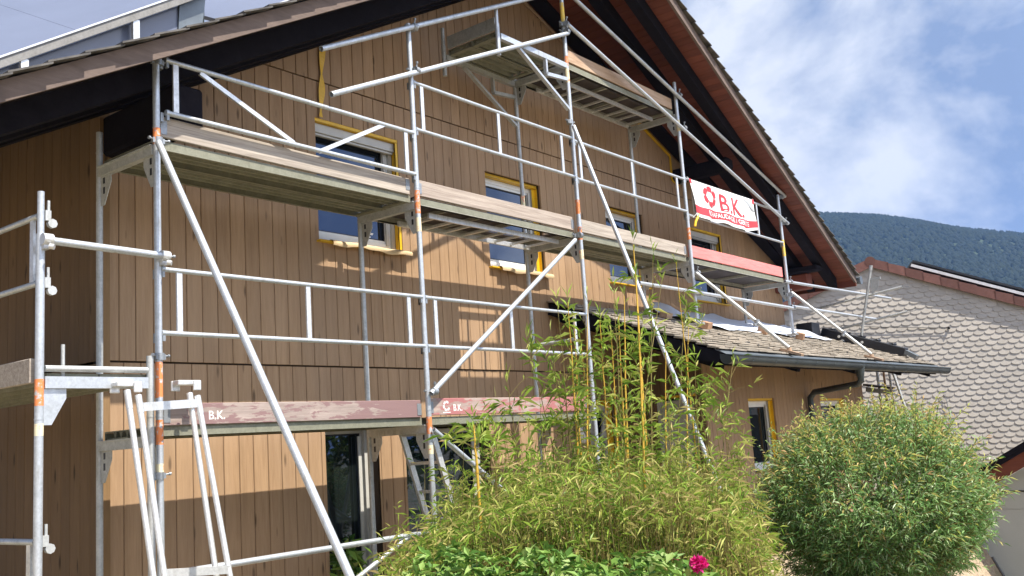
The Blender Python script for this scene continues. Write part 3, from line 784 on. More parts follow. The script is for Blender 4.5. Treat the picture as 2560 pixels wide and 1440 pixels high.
# guard rails: welded frames with flat posts
def guard(x0, x1, zu, zl, posts, y=-0.006, r=0.0175, diag=None, pw=0.042, z_end=0.0):
    mb = MB(); a, b = x0+0.03, x1-0.03
    for z in (zu, zl):
        mb.tube((a, y, z), (b, y, z+z_end), r, 12)
        mb.tube((a-0.012, y, z), (a+0.035, y, z), r*1.15, 10, r2=r); mb.tube((b-0.035, y, z+z_end), (b+0.012, y, z+z_end), r, 10, r2=r*1.15)
        for e, s in ((x0, 1), (x1, -1)): # wedge heads
            mb.box((e+s*0.022, y-0.012, z-0.055), (e+s*0.042, y+0.012, z+0.02), 1)
            mb.box((e-0.012, y+0.012, z-0.065), (e+0.012, y+0.05, z+0.0), 1)
    g = mb.build('guard_rail', [M['galv'], M['clamp']], scaf)
    for p in posts:
        q = MB(); q.beam((p, y, zl+r*0.7), (p, y, zu-r*0.7), pw, 0.016, (0, 1, 0)); q.build('post', M['alu'], g)
    for d in (diag or ()):
        q = MB(); q.beam(d[0], d[1], 0.034, 0.018, (0, 1, 0)); q.build('diagonal', M['alu'], g)
xz = lambda px, py, y=-0.006: P(px, py, y)
guard(SX[0], SX[1], 1.059, 0.62, [P(447,750,0).x, P(770,790,0).x, P(1022,800,0).x])
guard(SX[1], SX[2], 1.059, 0.62, [P(1088,800,0).x, P(1278,820,0).x, P(1438,840,0).x])
guard(SX[1], SX[2], 3.07, 2.62, [P(1054,270,0).x, P(1246,335,0).x, P(1404,385,0).x])
guard(SX[2], SX[3], 3.05, 2.605, [P(1449,400,0).x, P(1580,440,0).x, P(1692,470,0).x])
guard(SX[3], SX[4], zz(1726,452), zz(1728,540), [SX[3]+0.22, SX[4]-0.9], z_end=0.0)
D = [(P(500,183,-.006), P(735,358,-.006)), (P(960,312,-.006), P(798,379,-.006))]
guard(SX[0]+0.05, SX[1], 2.575, 2.185, [P(438,230,0).x, P(1014,375,0).x], diag=D, r=0.019)

clamp_mesh = {}
def make_clamp(cross):
    mb = MB()
    mb.tube((0, 0, -0.024), (0, 0, 0.024), 0.033, 14)
    if cross:
        mb.tube((-0.024, -0.055, 0), (0.024, -0.055, 0), 0.033, 14); mb.box((-0.028, -0.05, -0.022), (0.028, -0.02, 0.022))
        mb.tube((0.0, -0.055, 0.03), (0.0, -0.065, 0.085), 0.007, 8); mb.tube((0.0, -0.062, 0.066), (0.0, -0.066, 0.082), 0.013, 6)
    for sx, a in ((1, 0.05), (-1, 0.04)):
        mb.box((sx*0.028, -0.014, -0.018), (sx*0.045, 0.014, 0.018))
        mb.tube((sx*0.03, 0.0, 0.004), (sx*(0.03+a), -0.006, 0.010), 0.0065, 8); mb.tube((sx*(0.022+a), -0.004, 0.009), (sx*(0.036+a), -0.006, 0.010), 0.012, 6)
    return mb
def clamp(at, rz=0.0, cross=True):
    if cross not in clamp_mesh:
        o = make_clamp(cross).build('coupler', M['clamp'], None, at=(0, 0, 0)); clamp_mesh[cross] = o.data
    else:
        o = bpy.data.objects.new('coupler', clamp_mesh[cross]); COL.objects.link(o)
    o.parent = scaf; o.location = Vector(at)-ORG[scaf.name]; o.rotation_euler = (0, 0, rz); ORG[o.name] = Vector(at)
    return o
def tube(a, b, r=0.0242, name='tube', old=False, parent=None, hollow=0.005):
    mb = MB(); mb.tube(a, b, r, 16, hollow=hollow); return mb.build(name, M['galv_old'] if old else M['galv'], parent or scaf)
YT = -0.055
# roof-edge tubes rising along both slopes
tA = (P(803,122,YT), P(1330,-5,YT)); tA = (tA[0], tA[0]+(tA[1]-tA[0])*1.1)
tube(*tA, name='sloping_tube'); tube(P(828,236,YT), P(1420,83,YT), name='sloping_tube')
tC0, tC1 = P(1440,0,YT), P(1963,491,YT); tube(tC0-(tC1-tC0)*0.08, tC1, name='sloping_tube')
tube(P(1418,60,YT), P(1970,559,YT), name='sloping_tube')
for at, rz in ((P(1026,72,0), 0), (P(1031,180,0), 0), (P(1408,82,0), 0), (P(1405,62,0), 0.2), (P(1690,240,0), 0), (P(1702,322,0), 0), (P(1947,494,0), 0), (P(1957,558,0), 0),
               (P(393,155,0), 0), (P(395,352,0), 0), (P(399,892,0), 0.3), (P(397,1190,0), 0), (P(1424,305,0), 0), (P(1075,980,0), 0), (P(1440,590,0), 0), (P(1735,683,0), 0), (P(1968,705,0), 0), (P(1969,737,0), 0),
               (P(1976,770,0), 0), (P(1742,735,0), 0), (P(408,642,0), 0)):
    a = Vector(at); clamp(a, rz, not (abs(a.x) < 0.15 or abs(a.x-SX[2]) < 0.06 and a.z < 4))
# raking braces reaching out from the facade
def rake(px_top, px_low, x, ground=True, zend=None, foot=False, name='raking_brace'):
    a = PX(*px_top, x); b = PX(*px_low, x)
    a.y = min(a.y, -0.05)
    d = (b-a); zt = G if ground else zend
    e = a + d*((zt-a.z)/d.z)
    o = tube(a, e, name=name)
    return a, e
a1 = P(375,352,YT); b1 = PX(870,1430,-0.02); a1.x = -0.02; d = b1-a1; tube(a1, a1+d*((G-a1.z)/d.z), name='raking_brace')
a1 = P(1434,315,YT); b1 = PX(1790,1200,a1.x); d = b1-a1; tube(a1, a1+d*((G-a1.z)/d.z), name='raking_brace')
feet = []
for s, e in (((1741,683), (1974,882)), ((1979,731), (2180,897))):
    a1 = P(*s, YT); b1 = PX(*e, a1.x); b1.z = pz(b1.y)+0.09; tube(a1, b1, name='raking_brace', old=True); feet.append(b1)
for k, f in enumerate(feet):
    q = MB(); q.beam((f.x, f.y+0.10, pz(f.y+0.10)+0.045), (f.x, f.y-0.16, pz(f.y-0.16)+0.045), 0.09, 0.03, (0, 0, 1)); q.tube((f.x, f.y, f.z-0.05), (f.x, f.y, f.z), 0.03, 12)
    q.build('foot_plate', M['plank_brown'], scaf)
    mid = P(1742,683,YT)
    c0 = feet[k] + (P(*((1741,683), (1979,731))[k], YT)-feet[k])*0.33
    q = MB(); q.tube(c0-Vector((0, 0, 0.03)), c0+Vector((0, 0, 0.03)), 0.034, 12); q.box(c0+Vector((-0.10, -0.012, -0.05)), c0+Vector((0.02, 0.012, -0.02))); q.build('coupler', M['clamp'], scaf)
# facade diagonals
a1, b1 = P(1438,600,YT), P(1078,984,YT); tube(a1, b1, name='diagonal_brace')
a1, b1 = P(1084,1075,YT), P(1206,1181,YT); d = b1-a1; tube(a1, a1+d*((G+0.1-a1.z)/d.z), name='diagonal_brace')
a1, b1 = P(900,1440,YT), P(1012,1350,YT); d = b1-a1; tube(a1-d*1.0, b1+d*0.1, r=0.02, name='diagonal_brace')
lowa, lowb = P(418,1436,YT), P(1078,1330,YT); tube(lowa, lowb, r=0.022, name='ledger'); tube(P(1088,1328,YT), V(5.15, YT, -1.02), r=0.022, name='ledger')
tube(P(1598,707,YT), P(1988,771,YT), r=0.022, name='ledger'); tube(P(1962,703,YT), P(2226,746,YT), r=0.022, name='ledger'); tube(P(1978,765,YT), P(2192,798,YT), r=0.022, name='ledger')
tube(P(1322,866,SW-0.05), P(1440,848,0.15), r=0.019, name='wall_tie', old=True)
tube(P(122,601,YT), P(418,641,YT), r=0.0245, name='cross_tube')
for px, py in ((118,598), (412,640)):
    c = P(px, py, YT); q = MB(); q.tube(c+Vector((-0.03,0,0)), c+Vector((0.03,0,0)), 0.036, 14); q.box((c.x-0.02, c.y-0.005, c.z-0.06), (c.x+0.02, 0.02, c.z+0.0)); q.tube((c.x, c.y-0.03, c.z-0.05), (c.x+0.02, c.y-0.05, c.z-0.055), 0.018, 8)
    q.build('coupler', M['alu'], scaf)
# hook-on ends of the bay two level-one rail, small bracket lugs
# ---- top bracket (console) platform at the third lift
CX0 = 3.98
for y, nm in ((0.0, 'console_bracket'), (SW, 'console_bracket')):
    q = MB(); z = 3.93
    q.beam((CX0, y, z), (SX[2]-0.024, y, z), 0.05, 0.06); q.beam((CX0+0.30, y, z-0.03), (SX[2]-0.03, y, z-0.52), 0.045, 0.03)
    q.beam((SX[2]-0.42, y, z-0.03), (SX[2]-0.42, y, z-0.20), 0.04, 0.03, (1, 0, 0)); q.beam((SX[2]-0.42, y, z-0.20), (SX[2]-0.024, y, z-0.16), 0.04, 0.04)
    q.tube((CX0-0.03, y, z-0.22), (CX0-0.03, y, z+0.13), 0.0245, 14); q.tube((CX0-0.03, y, z+0.13), (CX0-0.03, y, z+0.33), 0.02, 14)
    q.build(nm, M['galv'] if y == 0 else M['galv_old'], scaf)

# ---- decks
GD = 'scaffold decks'
def steel_deck(name, x0, x1, z, label, y0=0.06, y1=0.745, rib=0.078, along='x'):
    root = empty(name, ((x0+x1)/2, (y0+y1)/2, z), label, 'scaffold deck', GD)
    half = (y1-y0-0.012)/2
    for k in range(2):
        a = y0 + k*(half+0.012); b = a+half; mb = MB()
        mb.box((x0+0.03, a, z-0.008), (x1-0.03, b, z))
        for e in (a, b-0.004): mb.box((x0+0.03, e, z-0.068), (x1-0.03, e+0.004, z-0.009))
        mb.box((x0+0.03, a+0.0045, z-0.068), (x1-0.03, a+0.028, z-0.064)); mb.box((x0+0.03, b-0.028, z-0.068), (x1-0.03, b-0.0045, z-0.064))
        y = a+0.055
        while y < b-0.05:
            mb.add([(x0+0.05, y, z-0.009), (x1-0.05, y, z-0.009), (x1-0.05, y+0.010, z-0.046), (x0+0.05, y+0.010, z-0.046), (x1-0.05, y+0.032, z-0.046), (x0+0.05, y+0.032, z-0.046), (x1-0.05, y+0.042, z-0.009), (x0+0.05, y+0.042, z-0.009)],
                   [(0,1,2,3),(3,2,4,5),(5,4,6,7),(0,3,5,7),(1,6,4,2)])
            y += rib
        for xe in (x0+0.03, x1-0.09): mb.box((xe, a+0.0305, z-0.066), (xe+0.06, b-0.0305, z-0.05))
        mb.build('plank', M['deck_steel'], root)
    return root
def frame_deck(name, x0, x1, z, label, y0=0.06, y1=0.745, bars=6, hatch=None, ladder=None, plymat='ply', metal='deck_alu'):
    root = empty(name, ((x0+x1)/2, (y0+y1)/2, z), label, 'scaffold deck', GD)
    mb = MB(); h = 0.075
    for a in (y0, y1-0.03):
        mb.box((x0+0.03, a, z-h), (x1-0.03, a+0.03, z-0.012)); mb.box((x0+0.03, a-0.012 if a == y0 else a, z-h), (x1-0.03, a+0.03 if a == y0 else a+0.042, z-h+0.008))
    for i in range(bars+1):
        x = x0+0.05+(x1-x0-0.13)*i/bars
        if hatch and hatch[0] < x+0.015 < hatch[1]: continue
        mb.box((x, y0+0.0305, z-0.05), (x+0.03, y1-0.0305, z-0.0125))
    mb.box((x0+0.03, y0-0.0125, z-h+0.0085), (x1-0.03, y0-0.0005, z-0.012), 1)
    fr = mb.build('deck_frame', [M[metal], M['deck_steel']], root)
    p = MB()
    if hatch:
        hx0, hx1, hy0, hy1 = hatch
        p.box((x0+0.03, y0, z-0.011), (hx0, y1, z)); p.box((hx1, y0, z-0.011), (x1-0.03, y1, z)); p.box((hx0, y0, z-0.011), (hx1, hy0, z)); p.box((hx0, hy1, z-0.011), (hx1, y1, z))
    else: p.box((x0+0.03, y0, z-0.011), (x1-0.03, y1, z))
    p.build('plywood_panel', M[plymat], root)
    if ladder:
        lx0, lx1, ly0, ly1 = ladder; l = MB()
        for y in (ly0, ly1): l.beam((lx0, y, z-0.105), (lx1, y, z-0.105), 0.022, 0.05)
        x = lx0+0.12
        while x < lx1-0.05:
            l.beam((x, ly0+0.011, z-0.105), (x, ly1-0.011, z-0.105), 0.03, 0.024); x += 0.27
        l.build('folded_ladder', M['alu'], root)
    return root
steel_deck('scaffold_deck', SX[0], SX[1], 2.0, 'ribbed steel deck of the second lift in the left bay beside the house corner')
frame_deck('scaffold_deck', SX[1], SX[2], 2.0, 'open hatch deck with folded ladder beneath it, below the second window', hatch=(4.28, 5.02, 0.13, 0.60), ladder=(2.95, 5.05, 0.20, 0.60), bars=5)
steel_deck('scaffold_deck', SX[2], SX[3], 2.0, 'ribbed steel deck between the two middle posts, behind the tall bamboo tops')
frame_deck('scaffold_deck', SX[3], SX[4], 2.0, 'panelled deck behind the bright red toe board below the banner', bars=3)
frame_deck('scaffold_deck', SX[2], SX[3], 4.02, 'highest ladder deck close under the gable eaves', hatch=None, ladder=(5.5, 7.6, 0.28, 0.66), bars=5)
steel_deck('scaffold_deck', CX0, SX[2]-0.06, 4.02, 'short top deck cantilevered left on two brackets', rib=0.11)
steel_deck('scaffold_deck', SX[0], SX[1], 0.0, 'lowest steel deck in the left bay behind the lettered toe board')
steel_deck('scaffold_deck', SX[1], SX[2], 0.0, 'lowest steel deck in the bay behind the rose red toe board')

# ---- toe boards
GT = 'scaffold toe boards'
def text_polys(body, size):
    cu = bpy.data.curves.new('lettering', 'FONT'); cu.body = body; cu.size = size; cu.resolution_u = 3; cu.fill_mode = 'FRONT'; cu.extrude = 0; cu.offset = size*0.012
    o = bpy.data.objects.new('lettering', cu); COL.objects.link(o)
    bpy.context.view_layer.update()
    me = o.to_mesh(); vs_ = [v.co.copy() for v in me.vertices]; fs = [tuple(p.vertices) for p in me.polygons]
    o.to_mesh_clear(); bpy.data.objects.remove(o); bpy.data.curves.remove(cu)
    return vs_, fs
def toe_board(x0, x1, z, label, mt, y=0.040, h=0.15, th=0.03, dz=0.0, lean=0.0, name='toe_board', fit=True):
    mb = MB()
    a, b = x0+0.055, x1-0.05
    mb.add([(a, y, z), (b, y, z+dz), (b, y+th, z+dz), (a, y+th, z), (a, y+lean, z+h), (b, y+lean, z+h+dz), (b, y+lean+th, z+h+dz), (a, y+lean+th, z+h)],
           [(0,3,2,1),(4,5,6,7),(0,1,5,4),(1,2,6,5),(2,3,7,6),(3,0,4,7)])
    o = mb.build(name, mt, None, at=((a+b)/2, y, z), bevel=0.004); tag(o, label, 'toe board', GT)
    if fit:
        for xe in (a, b-0.05):
            q = MB(); q.box((xe, y-0.004, z+0.02), (xe+0.05, y-0.0005, z+h-0.03)); q.build('end_fitting', M['clamp'], o)
    return o
def letters(o, body, x, z, size, y, mt, sx=1.0):
    vs_, fs = text_polys(body, size); mb = MB()
    mb.add([(x+v.x*sx, y, z+v.y) for v in vs_], fs); return mb.build('lettering', mt, o, recalc=False)
toe_board(SX[0], SX[1], 2.02, 'pale weathered toe board with diagonal shadows on the second lift, nearest the corner', M['plank'], dz=-0.02)
toe_board(SX[1], SX[2], 2.01, 'grey toe board with patches of faded pink paint, second lift under the small window', M['plank_pink'])
toe_board(SX[2], SX[3], 2.01, 'bare grey toe board on the second lift left of the bright red one', M['plank'])
toe_board(SX[3], SX[4], 2.01, 'bright red painted toe board below the hanging banner', M['plank_red'], h=0.16, fit=False)
o1 = toe_board(SX[0], SX[1], 0.0, 'faded purplish toe board with white letters, lowest lift in the left bay', M['plank_mauve'])
o2 = toe_board(SX[1], SX[2], 0.015, 'rose red toe board with emblem and white letters, lowest lift behind the bamboo', M['plank_rose'])
toe_board(SX[2], SX[3], 4.03, 'sunlit brown toe board on the highest deck under the eaves', M['plank_brown'], fit=False)
letters(o1, 'B.K.', P(521,1044,0.039).x, 0.035, 0.085, 0.0392, M['text_white'])
letters(o2, 'B.K.', P(1134,1036,0.039).x, 0.05, 0.085, 0.0392, M['text_white'], 0.9)
em = MB(); ex, ez = P(1117,1024,0.039).x, 0.095
for k in range(6):
    if k == 0: continue
    a = math.radians(60*k+10); c = V(ex+0.036*math.cos(a), 0.0392, ez+0.036*math.sin(a)); t = V(-math.sin(a), 0, math.cos(a)); n_ = V(math.cos(a), 0, math.sin(a))
    em.face([c-t*0.014-n_*0.010, c+t*0.014-n_*0.010, c+t*0.019+n_*0.006, c+n_*0.012, c-t*0.016+n_*0.006])
em.face([(ex-0.05, 0.0392, ez-0.062), (ex+0.05, 0.0392, ez-0.062), (ex+0.05, 0.0392, ez-0.054), (ex-0.05, 0.0392, ez-0.054)])
em.build('emblem', M['text_white'], o2, recalc=False)
mb = MB(); mb.box((CX0-0.005, 0.05, 4.025), (CX0+0.022, 0.72, 4.16)); tag(mb.build('toe_board', M['galv_old'], None, at=(CX0, 0.4, 4.03)), 'dark grey end board closing the short top deck', 'toe board', GT)
ty = MB(); ellipsoid(ty, (4.72, 0.52, 4.055), 0.09, 0.07, 0.035); c = MB()
tyo = ty.build('tool_pouch', M['yellow'], None, at=(4.72, 0.52, 4.03)); tag(tyo, 'small yellow pouch lying on the short top deck', 'pouch')

# ---- banner
bn = empty('banner', (9.0, -0.03, 2.8), 'white and red printed banner tied to the guard rail under the right eaves', 'banner')
Bq = [P(1722,447,-0.03), P(1882,500,-0.03), P(1891,575,-0.03), P(1736,533,-0.03)]
def bpt(u, v, off=0.0):   # u 0..1 left-right, v 0..1 top-bottom
    sagb = 0.035*math.sin(u*math.pi*3.2+0.5)*v*v + 0.05*math.sin(u*math.pi)*v*v
    top = Bq[0].lerp(Bq[1], u); bot = Bq[3].lerp(Bq[2], u)
    p = top.lerp(bot, v)
    y = -0.034 - 0.030*math.sin(u*11+1.0)*v*(0.4+0.6*v) - 0.020*math.sin(u*23+v*4)*v - 0.02*v
    return Vector((p.x, y-off, p.z-sagb*0.6))
def bgrid(u0, u1, v0, v1, nu, nv, off, mt, name, parent):
    mb = MB(); vs_ = [bpt(u0+(u1-u0)*i/nu, v0+(v1-v0)*j/nv, off) for j in range(nv+1) for i in range(nu+1)]; k = nu+1
    mb.add(vs_, [(j*k+i, (j+1)*k+i, (j+1)*k+i+1, j*k+i+1) for j in range(nv) for i in range(nu)], 0, True)
    return mb.build(name, mt, parent, recalc=False)
cl = bgrid(0, 1, 0, 1.06, 50, 16, 0, M['tarp'], 'cloth', bn)
bgrid(0, 1, 0.74, 0.965, 50, 5, 0.003, M['tarp_red'], 'red_band', bn)
bgrid(-0.005, 0.025, -0.01, 0.12, 2, 3, 0.003, M['tarp_red'], 'corner_mark', bn); bgrid(0.975, 1.005, -0.01, 0.14, 2, 3, 0.003, M['tarp_red'], 'corner_mark', bn)
def btext(body, u0, v0, su, sv, mt, off=0.005):
    vs_, fs = text_polys(body, 1.0); mb = MB()
    x0 = min(v.x for v in vs_); x1 = max(v.x for v in vs_); y0 = min(v.y for v in vs_); y1 = max(v.y for v in vs_)
    mb.add([bpt(u0+(v.x-x0)/(x1-x0)*su, v0+sv-(v.y-y0)/(y1-y0)*sv, off) for v in vs_], fs); mb.build('lettering', mt, bn, recalc=False)
btext('B.K.', 0.42, 0.17, 0.36, 0.53, M['tarp_red'])
btext('ECHAFAUDAGE / GER\u00dcSTE', 0.19, 0.755, 0.70, 0.165, M['tarp_white'], 0.006)
em = MB()
for k in range(6):
    a = math.radians(60*k+25); cu_, cv_ = 0.265+0.070*math.cos(a), 0.36-0.235*math.sin(a)*0.95
    t = (-math.sin(a)*0.036, -math.cos(a)*0.12); n_ = (math.cos(a)*0.025, -math.sin(a)*0.085)
    pts = [(-0.9, -0.8), (0.7, -0.9), (1.0, 0.6), (0.1, 1.1), (-0.9, 0.7)]
    em.face([bpt(cu_+t[0]*p+n_[0]*q, cv_+t[1]*p+n_[1]*q, 0.006) for p, q in pts])
em.build('emblem', M['tarp_red'], bn, recalc=False)
gl = MB()
def gstrip(u0, u1, v0, v1): gl.face([bpt(u0, v0, 0.005), bpt(u0, v1, 0.005), bpt(u1, v1, 0.005), bpt(u1, v0, 0.005)])
gstrip(0.17, 0.40, 0.665, 0.675)
gl.build('print_line', M['tarp_grey'], bn, recalc=False)
gb = MB(); pts = [(0.80, 0.06), (0.88, 0.10), (0.97, 0.22), (0.995, 0.42), (0.95, 0.38), (0.90, 0.25), (0.84, 0.15)]
gb.face([bpt(u, v, 0.005) for u, v in pts]); gb.build('faded_print', M['tarp_grey'], bn, recalc=False)
rp = MB()
for u in (0.0, 1.0): 
    q = bpt(u, 0.0); rp.path([q, q+Vector((0.02 if u else -0.02, 0.02, 0.03))], 0.004, 6); q = bpt(u, 1.0); rp.path([q, q+Vector((0.06 if u else -0.06, 0.03, -0.06))], 0.004, 6)
rp.build('tie_cord', M['white'], bn)
yr = MB(); q = bpt(0.0, 1.02); yr.path([q+Vector((0.10, 0.02, 0.04)), q+Vector((0.02, 0.0, -0.04)), q+Vector((-0.03, 0.01, -0.10)), q+Vector((-0.05, 0.02, -0.17))], 0.018, 8)
tag(yr.build('strap', M['yellow'], None, at=q), 'short yellow strap hanging below the left end of the banner', 'strap')

# ---- side scaffold along the left wall
ss = empty('scaffold', (-0.8, 1.5, G), 'narrow scaffold along the shaded side wall at the left corner', 'scaffold')
LX = -0.80
standard(LX, 0.0, G, 1.20, [(zz(95,1015), zz(95,948), 1), (zz(92,1090), zz(92,1060), 2)], r=0.0265, spigot=0.27, parent=ss)
standard(-0.065, 0.0, G, zz(377,890), [], r=0.024, old=True, parent=ss)
standard(LX, 2.6, G, 1.2, [], parent=ss); standard(-0.065, 2.6, G, 0.5, [], old=True, parent=ss)
zs = [P(95,537,0.0).z, P(95,706,0.0).z, P(85,1357,0.0).z]
for z in zs[::-1]:
    sg = MB(); sg.tube((LX, 0.03, z), (LX, 2.57, z), 0.019, 12); g_ = sg.build('guard_rail', M['galv'], ss)
for z0, z1, w_ in ((zs[1], zs[0], 0.045), (G+0.4, zs[2], 0.05)):
    q = MB(); q.beam((LX, 0.10, z0+0.012), (LX, 0.10, z1-0.012), 0.016, w_, (0, 1, 0)); q.build('post', M['alu'], g_)
for z in zs:
    q = MB()
    q.box((LX+0.024, -0.012, z-0.03), (LX+0.06, 0.012, z+0.035)); q.tube((LX+0.07, -0.014, z-0.045), (LX+0.07, 0.014, z-0.045), 0.030, 8); q.box((LX+0.04, -0.006, z), (LX+0.055, 0.006, z+0.10))
    q.build('wedge_head', M['galv_old'], ss)
zt = P(240,957,0.0).z
q = MB(); q.box((LX+0.026, -0.022, zt-0.036), (-0.09, 0.022, zt+0.036)); gusset(q, LX+0.026, 0.0, zt-0.037, 0, 1, 1.0); q.build('transom', [M['galv'], M['black']], ss)
q = MB(); q.tube((LX+0.03, -0.005, zt+0.085), (-0.09, -0.005, zt+0.085), 0.02, 12); q.tube((LX+0.16, 0.03, zt+0.04), (LX+0.16, 0.03, zt+0.24), 0.012, 10); q.build('cross_tube', M['galv_old'], ss)
r2 = empty('scaffold_deck', (-0.43, 1.3, zt+0.06), 'deck of the side scaffold seen from below beside the shaded wall', 'scaffold deck', GD)
q = MB()
for k in range(2):
    a = LX+0.06+k*0.34; q.box((a, 0.03, zt+0.04), (a+0.33, 2.57, zt+0.06)); 
    for e in (a, a+0.16, a+0.31): q.box((e, 0.035, zt-0.01), (e+0.02, 2.56, zt+0.039))
q.build('plank', M['deck_steel'], r2)
q = MB(); q.box((LX-0.035, 0.05, zt+0.0), (LX-0.028+0.025, 2.57, zt+0.15)); tag(q.build('toe_board', M['plank'], None, at=(LX, 1.3, zt), bevel=0.004), 'grey toe board on the side scaffold running out of the left edge', 'toe board', GT)

# ---- hook-on steps leaning on the side scaffold
tr = empty('hook_ladder', (0.0, -0.5, G), 'pale aluminium hook-on step frame hung from the corner scaffold beam', 'ladder')
def leg(ptop, pbot, ytop, r=0.019):
    a = P(*ptop, ytop); b = PX(*pbot, a.x); d = b-a; e = a + d*((G-a.z)/d.z); mb = MB(); mb.tube(a, e, r, 12)
    mb.tube(a-d*0.005, a+d*0.10, r*1.12, 12); mb.build('leg', M['alu'], tr); return a, e
l1 = leg((318,978), (383,1440), -0.09); l2 = leg((346,990), (411,1440), -0.12); l3 = leg((474,985), (541,1440), -0.09); l4 = leg((494,992), (575,1440), -0.12)
for p in ((300,962), (452,958)):
    q = MB()
    c = P(*p, -0.07); w_ = 0.13
    q.box((c.x-0.03, c.y-0.02, c.z-0.012), (c.x+w_, c.y+0.05, c.z+0.02)); q.box((c.x-0.035, c.y+0.051, c.z-0.05), (c.x+0.03, c.y+0.07, c.z+0.02)); q.box((c.x+w_-0.05, c.y-0.03, c.z-0.05), (c.x+w_+0.01, c.y-0.0205, c.z+0.02))
    q.build('hook', M['alu'], tr, bevel=0.006)
q = MB(); a = l2[0].lerp(l2[1], 0.03); b = l4[0].lerp(l4[1], 0.03); q.beam((l2[0].x, P(345,1018,-0.13).y, P(345,1018,-0.13).z), (l4[0].x, -0.13, P(490,1008,-0.13).z), 0.03, 0.055); q.build('rung', M['alu'], tr)
c1 = PX(408,1434,l2[0].x); c2 = PX(572,1424,l4[0].x)
q = MB(); q.beam(c1, c2, 0.03, 0.05); q.build('rung', M['alu'], tr)
dd = l2[1]-l2[0]
k2 = MB(); c1 = l2[0]+dd*0.92; c2 = l4[0]+(l4[1]-l4[0])*0.92; k2.beam(c1, c2, 0.03, 0.05); k2.build('rung', M['alu'], tr)

# ---- access ladder inside the second bay
ld = empty('ladder', (3.2, 0.4, G), 'silver ladder leaning inside the scaffold in front of the dark terrace door', 'ladder')
ya_, yb_ = 0.62, 0.24
a = P(998,1062,ya_); b = P(1078,1330,ya_)
d = (b-a); e = a + d*((G-a.z)/d.z)
for y in (ya_, yb_):
    q = MB(); q.beam((a.x, y, a.z), (e.x, y, e.z), 0.028, 0.06, (0, 0, 1)); q.build('stile', M['alu'], ld)
k = 0.13
Lz = a.z-e.z
t = 0.10
while t < Lz:
    x = a.x + (e.x-a.x)*t/Lz; z = a.z-t
    q = MB(); q.beam((x, yb_+0.014, z), (x, ya_-0.014, z), 0.04, 0.028); q.build('rung', M['alu'], ld); t += 0.265

# ---- loose things on the porch roof
GBk = 'timber blocks on the porch roof'
def block(px, py, size, yaw, label, y=None, mt='block', dy=0.0):
    # find the porch roof point under the pixel
    d_ = ray(px, py); tt = (PE_Z - PS*PE_Y + PS*CAM_C.y - CAM_C.z)/(d_.z - PS*d_.y); p = CAM_C + d_*tt
    mb = MB(); a, b, c = size
    rot = Matrix.Rotation(math.atan(PS), 4, 'X') @ Matrix.Rotation(yaw, 4, 'Z')
    cs_ = []
    for z in (0.028, 0.028+c):
        for x, y_ in ((-a/2, -b/2), (a/2, -b/2), (a/2, b/2), (-a/2, b/2)): cs_.append(rot @ Vector((x, y_, z)) + p)
    mb.add(cs_, [(0,3,2,1),(4,5,6,7),(0,1,5,4),(1,2,6,5),(2,3,7,6),(3,0,4,7)])
    o = mb.build('timber_block', M[mt], None, at=p, bevel=0.004); tag(o, label, 'wood block', GBk); return o
block(1762, 826, (0.24, 0.12, 0.09), 0.25, 'brown block pair nearest the bamboo, under the second scaffold post')
block(1745, 812, (0.5, 0.12, 0.03), 0.2, 'thin plank packing lying beside the white fleece', mt='plank_brown')
block(1662, 800, (0.18, 0.12, 0.08), 0.1, 'small pale block at the left end of the white fleece', mt='plank_brown')
block(1905, 838, (0.22, 0.14, 0.10), 0.3, 'brown block half hidden behind the middle raking brace')
block(1998, 852, (0.26, 0.12, 0.10), 0.3, 'brown block standing clear on the shingles left of the right raking brace')
block(1972, 842, (0.55, 0.12, 0.03), 0.25, 'thin dark packing plank behind the clear brown block', mt='plank_brown')
for x in (SX[3], SX[4]):
    mb = MB(); mb.tube((x, 0, pz(0)+0.10), (x, 0, 1.2), 0.019, 12); mb.box((x-0.07, -0.07, pz(0)+0.075), (x+0.07, 0.07, pz(0)+0.10)); mb.build('base_jack', M['galv_old'], scaf)
    mb = MB(); mb.tube((x, SW, pz(SW)+0.06), (x, SW, 1.45), 0.019, 12); mb.box((x-0.07, SW-0.07, pz(SW)+0.045), (x+0.07, SW+0.07, pz(SW)+0.06)); mb.build('base_jack', M['galv_old'], scaf)
# white fleece along the wall
fm = MB(); nu, nv = 90, 10; vs_ = []
fx0, fx1 = P(1660,790,0.75).x, 13.1
for j in range(nv+1):
    for i in range(nu+1):
        u, v = i/nu, j/nv
        x = fx0 + (fx1-fx0)*u
        wv = noise.noise(Vector((x*1.1, 0.3, 1.7)))*0.5 + noise.noise(Vector((x*2.7, 4.3, 0.2)))*0.3
        yfr = 0.02 + 0.22*(0.5+wv) if u > 0.03 else 0.6
        y = yfr + (W-0.05-yfr)*v
        rr_ = noise.noise(Vector((x*0.55, v*2.4+x*0.35, 0.7)))
        h = 0.012 + 0.11*max(0.0, rr_)*math.sin(min(1, v*3)*1.57) + 0.05*abs(noise.noise(Vector((x*1.6, v*1.2, 5.2)))) + 0.10*v*v*(0.5+wv)
        if u < 0.12: h += 0.10*math.sin(u/0.12*math.pi)*v
        z = pz(y) + 0.03 + h
        vs_.append((x, y, z))
k = nu+1
fm.add(vs_, [(j*k+i, j*k+i+1, (j+1)*k+i+1, (j+1)*k+i) for j in range(nv) for i in range(nu)], 0, True)
tag(fm.build('fleece_sheet', M['fleece'], None, at=(10, 0.6, pz(0.6))), 'crumpled white fleece sheet lying along the wall on the porch roof', 'sheet')
